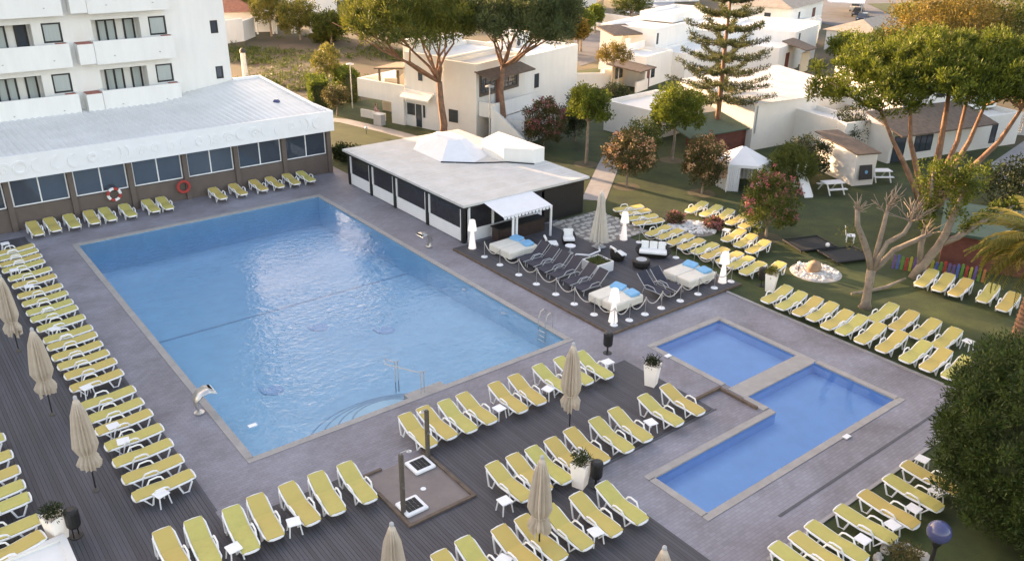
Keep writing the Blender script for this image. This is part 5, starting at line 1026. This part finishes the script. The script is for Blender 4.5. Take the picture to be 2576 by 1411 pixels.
# generic leafy tree / bush
def bush(name, loc, r, zc, label, m, seed, n=90, nl=40, leaf=.16, stem=None, flowers=None, cat='tree', group=None, lump=.25, zmin=-.8, inner=.4, trad=.3, wd=.5):
    t = thing(name, label, cat, (loc[0], loc[1], 0), 0, group); mb = MB(); h = zc
    q = random.Random(seed)
    st = stem or .09
    mb.path([(0, 0, 0), (q.uniform(-.08, .08), q.uniform(-.08, .08), zc*.45), (0, 0, zc-r[2]*.4)], [st, st*.8, st*.6], 7)
    limbs(mb, (0, 0, max(.15, zc-r[2]*.75)), [(r[0]*.6*math.cos(k*1.26+seed), r[1]*.6*math.sin(k*1.26+seed), zc+r[2]*q.uniform(-.1, .5)) for k in range(5)], st*.5, .015, seed, 2)
    mb.build('trunk', M['bark_grey'], t)
    C_ = shell((0, 0, zc), r, int(n*1.5), seed, zmin, inner, lump); P, A = tufts(C_, nl, trad, seed+1, .35); leaves('crown', M[m], t, P, A, leaf, leaf*wd, seed+2)
    if flowers:
        F_ = shell((0, 0, zc), tuple(x*1.04 for x in r), int(n*.9), seed+9, -.3, .85, lump); P, A = tufts(F_, 9, .13, seed+5, .3); fo = leaves('flowers', M[flowers], t, P, A, .15, .12, seed+6); fo['kind'] = 'stuff'
    return t
bush('small_tree', (42.73, 45.14), (1.45, 1.45, 1.5), 4.3, 'young round-crowned tree with pale trunk beside the bar', 'fresh_leaf', 41, 110, 50, .2, .14, zmin=-.6, group='round-crowned garden trees')
bush('small_tree', (48.89, 42.12), (1.85, 1.85, 1.7), 3.8, 'round-crowned tree with yellow-green top near the araucaria', 'fresh_leaf', 42, 150, 50, .2, .14, zmin=-.7, group='round-crowned garden trees')
bush('oleander_bush', (43.02, 50.4), (1.55, 1.55, 1.9), 1.95, 'purple-brown oleander bush behind the bar roof', 'oleander', 43, 130, 44, .16, flowers='flower_pink', cat='bush', group='oleander bushes')
bush('dark_shrub', (46.43, 50.5), (1.0, 1.0, 1.9), 2.1, 'narrow dark green shrub beside the oleander', 'dark_leaf', 44, 100, 44, .15, cat='bush')
bush('oleander_bush', (41.29, 39.38), (1.65, 1.65, 1.5), 2.3, 'orange flowering bush on the lawn before the bar path', 'oleander', 45, 120, 44, .17, flowers='flower', cat='bush', group='oleander bushes')
bush('oleander_bush', (44.48, 35.37), (1.35, 1.35, 1.75), 2.05, 'orange flowering bush next to the gazebo tent', 'oleander', 46, 110, 44, .17, flowers='flower', cat='bush', group='oleander bushes')
bush('oleander_bush', (41.13, 27.6), (1.5, 1.5, 1.9), 2.05, 'red flowering bush behind the yellow lounger groups', 'bush_leaf', 47, 120, 44, .17, flowers='flower_pink', cat='bush', group='oleander bushes')
bush('dark_shrub', (45.6, 42.4), (1.5, 1.5, 1.5), 1.9, 'grey-green shrub between the two round-crowned trees', 'bush_leaf', 48, 100, 40, .16, cat='bush')
bush('dark_shrub', (50.73, 32.75), (1.75, 1.6, 1.3), 1.4, 'dark leafy shrub between the tent and the slide', 'bush_leaf', 49, 120, 44, .16, cat='bush')
bush('dark_shrub', (53.6, 33.4), (1.5, 1.4, 1.35), 1.5, 'dark twiggy shrub against the kiosk wall', 'dark_leaf', 50, 100, 40, .16, cat='bush')
bush('dark_shrub', (61.6, 35.2), (1.5, 1.2, 1.5), 2.0, 'dark shrub in the corner of the annex and clubhouse', 'dark_leaf', 51, 90, 40, .16, cat='bush')
bush('dark_shrub', (57.5, 57.3), (1.35, 1.35, 1.1), 1.15, 'clipped round shrub beside the villa path', 'dark_leaf', 52, 110, 44, .14, cat='bush', lump=.05)
bush('small_tree', (60.4, 60.6), (1.6, 1.6, 1.0), 4.3, 'thin-trunked tree before the villa pergola', 'autumn_leaf', 53, 80, 40, .17, .1)
bush('small_tree', (34.6, 69.6), (1.05, 1.05, 1.0), 1.7, 'round brownish topiary tree by the hedge', 'oleander', 54, 70, 40, .15, cat='tree', lump=.08)
bush('small_tree', (37.8, 77.6), (1.3, 1.3, 1.5), 3.3, 'yellowing tree rising above the hedge', 'yellow_leaf', 55, 70, 40, .18)
for i, (x, y, r_, zc, m_, l) in enumerate([(49.2, 117.5, 2.5, 3.8, 'yellow_leaf', 'golden tree before the arched porch'), (51.2, 112.5, 2.6, 3.0, 'yellow_leaf', 'light green tree at the orchard front'), (53.6, 108, 2.2, 2.2, 'bush_leaf', 'dark low tree in the middle of the orchard'), (55.6, 103.5, 2.8, 3.9, 'bush_leaf', 'large dark green tree behind the bright shrubs'),
        (55.8, 97.5, 3.3, 4.0, 'bush_leaf', 'dark green tree left of the pine crown'), (58.5, 92.5, 3.2, 3.4, 'dark_leaf', 'dark tree hidden behind the yellow pine crown'), (50.5, 128, 2.8, 4, 'fresh_leaf', 'green tree behind the red roofed house'), (42, 131, 3.2, 4.5, 'yellow_leaf', 'yellow green tree over the red roof'), (77.5, 84, 1.4, 3.6, 'hedge', 'slim conifer beside the parking road'), (75.6, 82.6, 1.1, 3.0, 'autumn_leaf', 'bronze conifer beside the parking road'), (72.5, 86.5, 2.2, 3.0, 'bush_leaf', 'green tree behind the villa roof units'),
        (90.8, 95.5, 1.0, 2.6, 'fresh_leaf', 'small palm-like tree by the tall white wall'), (106, 103, 3.0, 2.6, 'bush_leaf', 'green shrubbery beside the far street'), (98, 112, 3.2, 3.6, 'bush_leaf', 'green tree behind the reed fence'), (90, 112, 3.6, 4.2, 'bush_leaf', 'broad green tree behind the villas'), (84, 106, 3.6, 4.2, 'pine_grey', 'grey-green tree behind the pine crown'), (100, 58.8, 2.6, 2.0, 'fresh_leaf', 'yellow-green bush beside the far terrace'), (104.5, 56.5, 2.6, 2.2, 'bush_leaf', 'dark green bush before the grey roofed house'),
        (142, 74, 2.2, 1.8, 'fresh_leaf', 'yellow-green bush at the sports lawn corner'), (150, 71.5, 2.4, 1.8, 'bush_leaf', 'dark hedge bush along the sports lawn')]):
    bush('tree', (x, y), (r_, r_, min(zc*.75, r_*1.05)), zc, l, m_, 60+i, 130, 36, .3, .16, trad=.5, group='trees around the villas')
bush('autumn_tree', (93, 44), (5.6, 5.6, 3.6), 6.2, 'large golden-brown tree behind the big pine', 'autumn_leaf', 90, 330, 44, .32, .3, trad=.7, wd=.4); bush('autumn_tree', (101, 40.5), (5, 5, 4), 6.0, 'dull green tree right of the golden-brown tree', 'bush_leaf', 91, 260, 40, .32, .3, trad=.7, wd=.4)
bush('autumn_tree', (84, 29), (4.5, 4.5, 3.2), 4.5, 'dark tree overhanging the pierced garden wall', 'dark_leaf', 92, 260, 40, .3, .25, trad=.6); bush('dark_shrub', (72, 20.5), (4, 4, 2.6), 2.4, 'dark shrubbery at the lawn edge beyond the play hut', 'dark_leaf', 93, 260, 40, .25, .2, trad=.5, cat='bush'); bush('dark_shrub', (60, 20.5), (3.4, 3.0, 1.6), 1.4, 'low dark shrubbery under the big pine', 'dark_leaf', 94, 200, 40, .2, .1, trad=.4, cat='bush')
# hedges
def hedge(x0, x1, y0, y1, h, rz, loc, label, m, seed, dens=26):
    t = thing('hedge', label, 'hedge', (*loc, 0), rz, 'clipped hedges'); q = np.random.default_rng(seed); n = int((x1-x0)*(y1-y0)*dens+(x1-x0)*h*dens*1.5)
    C_ = np.c_[q.uniform(x0, x1, n), q.uniform(y0, y1, n), h*(1-q.uniform(0, 1, n)**2)]; s = q.uniform(0, 1, n) < .5; C_[s, 1] = np.where(q.uniform(0, 1, s.sum()) < .5, y0, y1)
    B(x0+.15, x1-.15, y0+.15, y1-.15, 0, h-.15).build('core', M['dark_leaf'], t); P, A = tufts(C_, 16, .22, seed, .3); leaves('foliage', M[m], t, P, A, .2, .1, seed+1)
hedge(0, 4.5, -.7, .7, 2.3, R(68), (34.6, 72.8), 'tall clipped hedge before the dry field', 'hedge', 101); hedge(0, 5, -.7, .7, 2.6, R(75), (38.3, 73.6), 'tall clipped hedge behind the villa terrace', 'hedge', 102); hedge(0, 3.5, -.5, .5, .8, R(0), (51.5, 109.2), 'bright low hedge at the orchard foot', 'yellow_leaf', 103); hedge(0, 16, -.6, .6, 1.5, R(-20), (146, 77.5), 'clipped hedge before the sports lawn', 'hedge', 104, 8)
hedge(0, 2.6, -.45, .45, .9, R(-70), (28.2, 57.6), 'low hedge behind the bar corner of the wing', 'dark_leaf', 105)
# bare pollarded tree
bt = thing('bare_tree', 'pollarded bare tree with pale forked limbs on the lawn', 'tree', (37.2, 18.74, 0)); mb = MB(); mb.path([(0, 0, -.05), (0, 0, .25), RV*-.03+Vector((0, 0, 1)), RV*-.06+Vector((0, 0, 2.05))], [.36, .24, .2, .22], 9)
q = random.Random(6)
def lim(pts, rr, tw=5, tl=1.0):
    tw = tw*2
    P_ = [RV*a+Vector((b*.3, b, c)) for a, b, c in pts]; mb.path(P_, rr, 8)
    for _ in range(tw):
        s = P_[-1].lerp(P_[-2], q.uniform(0, .35)); d = Vector((q.uniform(-1, 1), q.uniform(-1, 1), q.uniform(.3, 1.3))).normalized()*tl*q.uniform(.5, 1.1); m_ = s+d*.5+Vector((q.uniform(-.1, .1), q.uniform(-.1, .1), .05)); mb.path([s, m_, s+d], [.04, .028, .012], 4)
        for _ in range(2): d2 = d*.5+Vector((q.uniform(-.4, .4), q.uniform(-.4, .4), q.uniform(0, .4))); mb.path([m_, m_+d2*.6, m_+d2], [.02, .015, .008], 4)
lim([(-.06, 0, 2.0), (-.35, 0, 2.8), (-.75, 0, 3.6), (-1.15, 0, 4.3), (-1.3, 0, 5.1)], [.17, .16, .15, .13, .12], 4, .6)
lim([(-.02, 0, 2.0), (.1, .1, 3.0), (.15, .1, 4.0), (.2, .1, 5.3)], [.15, .13, .12, .09], 7, .9)
lim([(.0, 0, 2.0), (.12, -.1, 2.8), (.35, -.1, 3.5), (.95, -.2, 4.0), (1.2, -.2, 4.7)], [.14, .13, .12, .11, .08], 9, 1.1)
lim([(.02, 0, 2.0), (.5, .1, 2.4), (1.0, .2, 3.0), (1.9, .2, 3.5), (2.6, .2, 3.9)], [.17, .15, .14, .12, .09], 3, .6)
mb.build('trunk', M['bark_grey'], bt, True); P, A = tufts([RV*-1.3+Vector((0, 0, 4.1)), RV*-1.5+Vector((0, .2, 3.9)), RV*-1.2+Vector((.1, 0, 3.4))], 60, .4, 3, 0); leaves('sprouts', M['yellow_leaf'], bt, P, A, .1, .05, 3)
# ivy-clad leaning tree
iv = thing('ivy_tree', 'leaning twin-stemmed tree clad in ivy by the picket fence', 'tree', (42.65, 19.18, 0)); mb = MB()
mb.path([Vector((0, 0, -.05)), RV*.35+Vector((0, 0, .8)), RV*.9+Vector((0, 0, 1.8)), RV*1.15+Vector((0, 0, 2.6)), RV*1.3+Vector((0, 0, 3.6)), RV*1.6+Vector((0, 0, 5.0))], [.32, .26, .22, .2, .16, .12], 9)
mb.path([RV*.3+Vector((0, .1, .7)), RV*.3+Vector((0, .3, 1.8)), RV*.35+Vector((0, .3, 3.0)), RV*.25+Vector((0, .3, 4.5)), RV*.1+Vector((0, .3, 5.8))], [.18, .16, .15, .13, .09], 8)
mb.path([RV*1.0+Vector((0, 0, 2.0)), RV*1.7+Vector((0, -.1, 2.4)), RV*2.6+Vector((0, -.1, 3.2)), RV*4.2+Vector((0, -.1, 4.2))], [.2, .17, .14, .07], 8)
mb.build('trunk', M['bark_grey'], iv, True)
C_ = [RV*(.3+random.gauss(0, .18))+Vector((random.gauss(0, .15), .3+random.gauss(0, .15), z_)) for z_ in np.linspace(2.9, 6.2, 46)]+[RV*(1.35+random.gauss(0, .2))+Vector((random.gauss(0, .15), random.gauss(0, .15), z_)) for z_ in np.linspace(3.4, 6.0, 40)]+[RV*(2.0+2.3*u+random.gauss(0, .1))+Vector((0, random.gauss(0, .12), 2.75+1.55*u+random.gauss(.05, .12))) for u in np.linspace(0, 1, 40)]+[RV*random.uniform(-.3, 2.4)+Vector((random.gauss(0, .5), random.gauss(0, .5), random.uniform(4.8, 6.4))) for _ in range(60)]
P, A = tufts([tuple(c_) for c_ in C_], 34, .26, 7, .2); leaves('ivy', M['big_pine'], iv, P, A, .14, .1, 7)
fl = thing('fallen_branch', 'long pale branch lying across the lawn between two trees', 'branch', (39.5, 19.6, .1)); MB().path([(-1.7, .3, .05), (-.6, .0, .0), (.6, -.3, .02), (2.3, -.4, .1)], [.06, .09, .09, .05], 7).build('branch', M['bark_grey'], fl)
# date palm
pm = thing('palm_tree', 'date palm with drooping golden fronds by the picket loungers', 'tree', (38.95, 12.35, 0)); mb = MB(); n = 46; v = []; f = []; k_ = 12
for i in range(n):
    z_ = 4.7*i/(n-1); rr = (.30-.02*i/n)*(1.0+.16*(i % 2))+(.12 if i == 0 else 0); cx = .12*(z_/4.7)**1.3
    for j in range(k_): t_ = 2*PI*(j+.5*(i % 4 > 1))/k_; v.append(((cx*RV.x*2)+rr*math.cos(t_), (cx*RV.y*2)+rr*math.sin(t_), z_))
for i in range(n-1):
    for j in range(k_): f.append((i*k_+j, i*k_+(j+1) % k_, (i+1)*k_+(j+1) % k_, (i+1)*k_+j))
mb.add(v, f).build('trunk', M['bark'], pm); top = RV*.24+Vector((0, 0, 4.8))
def frond_mesh(L, droop, seed):
    q = np.random.default_rng(seed); V = []; F = []; N = 44; pts = [Vector((L*u*math.cos(.9-1.1*u*droop)*.95, 0, L*(math.sin(.9)*u-droop*.95*u*u))) for u in np.linspace(0, 1, N)]
    for i in range(3, N-1):
        for s in (-1, 1):
            ll = .50*math.sin(PI*min(.96, i/N*.9+.12))+.08; d = Vector((.45, s*.85, -.35+q.uniform(-.15, .15))).normalized()*ll; p = pts[i]; w_ = Vector((.034, 0, .01)); k = len(V); V += [p-w_, p+w_, p+d*.6+w_*.8, p+d, p+d*.6-w_*.8]; F.append((k, k+1, k+2, k+3, k+4))
    mb = MB(); mb.add([tuple(p) for p in V], F); mb.path(pts[::4]+[pts[-1]], [.035]*3+[.025]*5+[.012]*(len(pts[::4])+1-8), 4); return mb.mesh('frond', M['palm_leaf'])
FM = [frond_mesh(3.5, .75, 1), frond_mesh(3.3, 1.0, 2), frond_mesh(3.0, 1.35, 3)]; q = random.Random(8)
for i in range(84):
    o = bpy.data.objects.new('frond', FM[min(2, i*3//84)]); link(o, pm); o.location = top+Vector((q.uniform(-.1, .1), q.uniform(-.1, .1), -.35*(i/84))); o.rotation_euler = (q.uniform(-.15, .15), (-.35 if i < 14 else 0)+q.uniform(-.1, .25), i*2.399)
# big foreground bush
fg = thing('bush_tree', 'large dense dark green tree overhanging the grass loungers', 'tree', (26.0, 6.6, 0)); mb = MB(); mb.path([(0, 0, 0), (0, .1, 1.2), (0, 0, 2.4)], [.25, .2, .16], 8); limbs(mb, (0, 0, 1.6), [(1.7*math.cos(k), 1.7*math.sin(k), 3.2+.5*math.sin(k*3)) for k in range(6)], .1, .03, 4, 2); mb.build('trunk', M['bark'], fg)
C_ = np.concatenate([shell((0, 0, 3.1), (2.75, 2.75, 3.1), 900, 71, -.9, .55, .16), shell((1.2, -1.6, 3.6), (2.6, 2.4, 3.0), 300, 72, -.8, .6, .2), shell((.9, 1.7, 3.2), (1.9, 1.7, 2.5), 300, 73, -.8, .6, .2), shell((.3, -2.2, 1.7), (2.6, 2.2, 2.1), 420, 76, -.9, .5, .2), shell((1.4, -.5, 1.4), (2.4, 2.4, 1.7), 300, 77, -.9, .5, .2)]); P, A = tufts(C_, 95, .30, 74, .5); leaves('crown', M['fg_leaf'], fg, P, A, .16, .045, 75)
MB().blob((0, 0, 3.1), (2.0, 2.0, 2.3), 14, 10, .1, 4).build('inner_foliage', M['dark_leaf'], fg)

# ================================================================== STONE BEDS
def stones(name, label, c, rx, ry, n, m, sz, seed, ring=False, cat='stone bed', rot=0.):
    t = thing(name, label, cat, (c[0], c[1], .012), rot); q = random.Random(seed); meshes = [MB().blob((0, 0, 0), (1, .8, .6), 7, 4, .18, k).mesh('stone', M[m]) for k in range(4)]
    for i in range(n):
        a = q.uniform(0, 2*PI); rr = (q.uniform(.86, 1.05) if ring else math.sqrt(q.uniform(0, 1))); s = sz*q.uniform(.6, 1.35)
        o = bpy.data.objects.new('stone', q.choice(meshes)); link(o, t); o.location = (rx*rr*math.cos(a), ry*rr*math.sin(a), s*.35); o.scale = (s, s, s); o.rotation_euler = (q.uniform(-.4, .4), q.uniform(-.4, .4), q.uniform(0, 6))
    return t
t = stones('pebble_bed', 'bed of white stones with two reddish plants on the lawn', (38.85, 31.2), 1.0, 1.55, 150, 'pebble', .15, 1, rot=R(35)); MB().lathe([(1.5, 0), (1.3, .02)], 24, (0, 0, -.005), 1).build('bed', M['mortar'], t); t.scale = (1, 1, 1)
bush('red_plant', (38.4, 32.3), (.45, .45, .35), .35, 'reddish brown plant at the bar end of the pebble bed', 'oleander', 111, 40, 24, .14, .04, flowers='flower_pink', cat='plant', trad=.15, group='plants in the pebble bed'); bush('red_plant', (39.6, 30.3), (.45, .45, .35), .35, 'red plant at the lounger end of the pebble bed', 'oleander', 112, 40, 24, .14, .04, flowers='flower_pink', cat='plant', trad=.15, group='plants in the pebble bed')
t = stones('gravel_circle', 'round pale gravel bed with boulder on the lawn', (39.0, 22.75), 1.25, 1.2, 230, 'pebble', .085, 2); MB().lathe([(1.36, 0), (1.3, .02), (.4, .05)], 28).build('bed', M['stone_light'], t)
t = thing('boulder', 'brown rounded boulder in the middle of the gravel circle', 'boulder', (38.95, 22.85, .03)); MB().blob((0, 0, .28), (.45, .35, .36), 12, 8, .1, 5).build('rock', M['boulder'], t, True)
t = stones('stone_ring', 'ring of pale rounded stones around a plant under the bush', (21.75, 8.15), .85, .7, 60, 'stone_light', .14, 3, ring=True); P, A = tufts(shell((0, 0, .25), (.5, .45, .3), 40, 5, -.2), 20, .14, 5, .5); leaves('plant', M['oleander'], t, P, A, .12, .05, 5)
for (x, y) in [(41.3, 39.4), (44.5, 35.4), (48.9, 42.1), (42.7, 45.1), (41.1, 27.6)]: struct('soil_patch', MB().lathe([(.95, .014), (.9, .02)], 20, (x, y, 0)), M['soil'])
# weeds of the dry field
q = np.random.default_rng(12); n = 2600; W_ = np.c_[q.uniform(22, 57, n), q.uniform(81, 115, n), np.zeros(n)]; k = (np.sin(W_[:, 0]*.35)+np.sin(W_[:, 1]*.3+W_[:, 0]*.2)+q.normal(size=n)*.5) > .1; P, A = tufts(W_[k], 14, .35, 13, 1.0)
P[:, 2] = np.abs(P[:, 2])*.3; o = leaves('field_weeds', M['grass_leaf'], None, P, A, .4, .09, 14); tag(o, 'patchy green weeds growing on the dry field', 'weeds', kind='stuff')
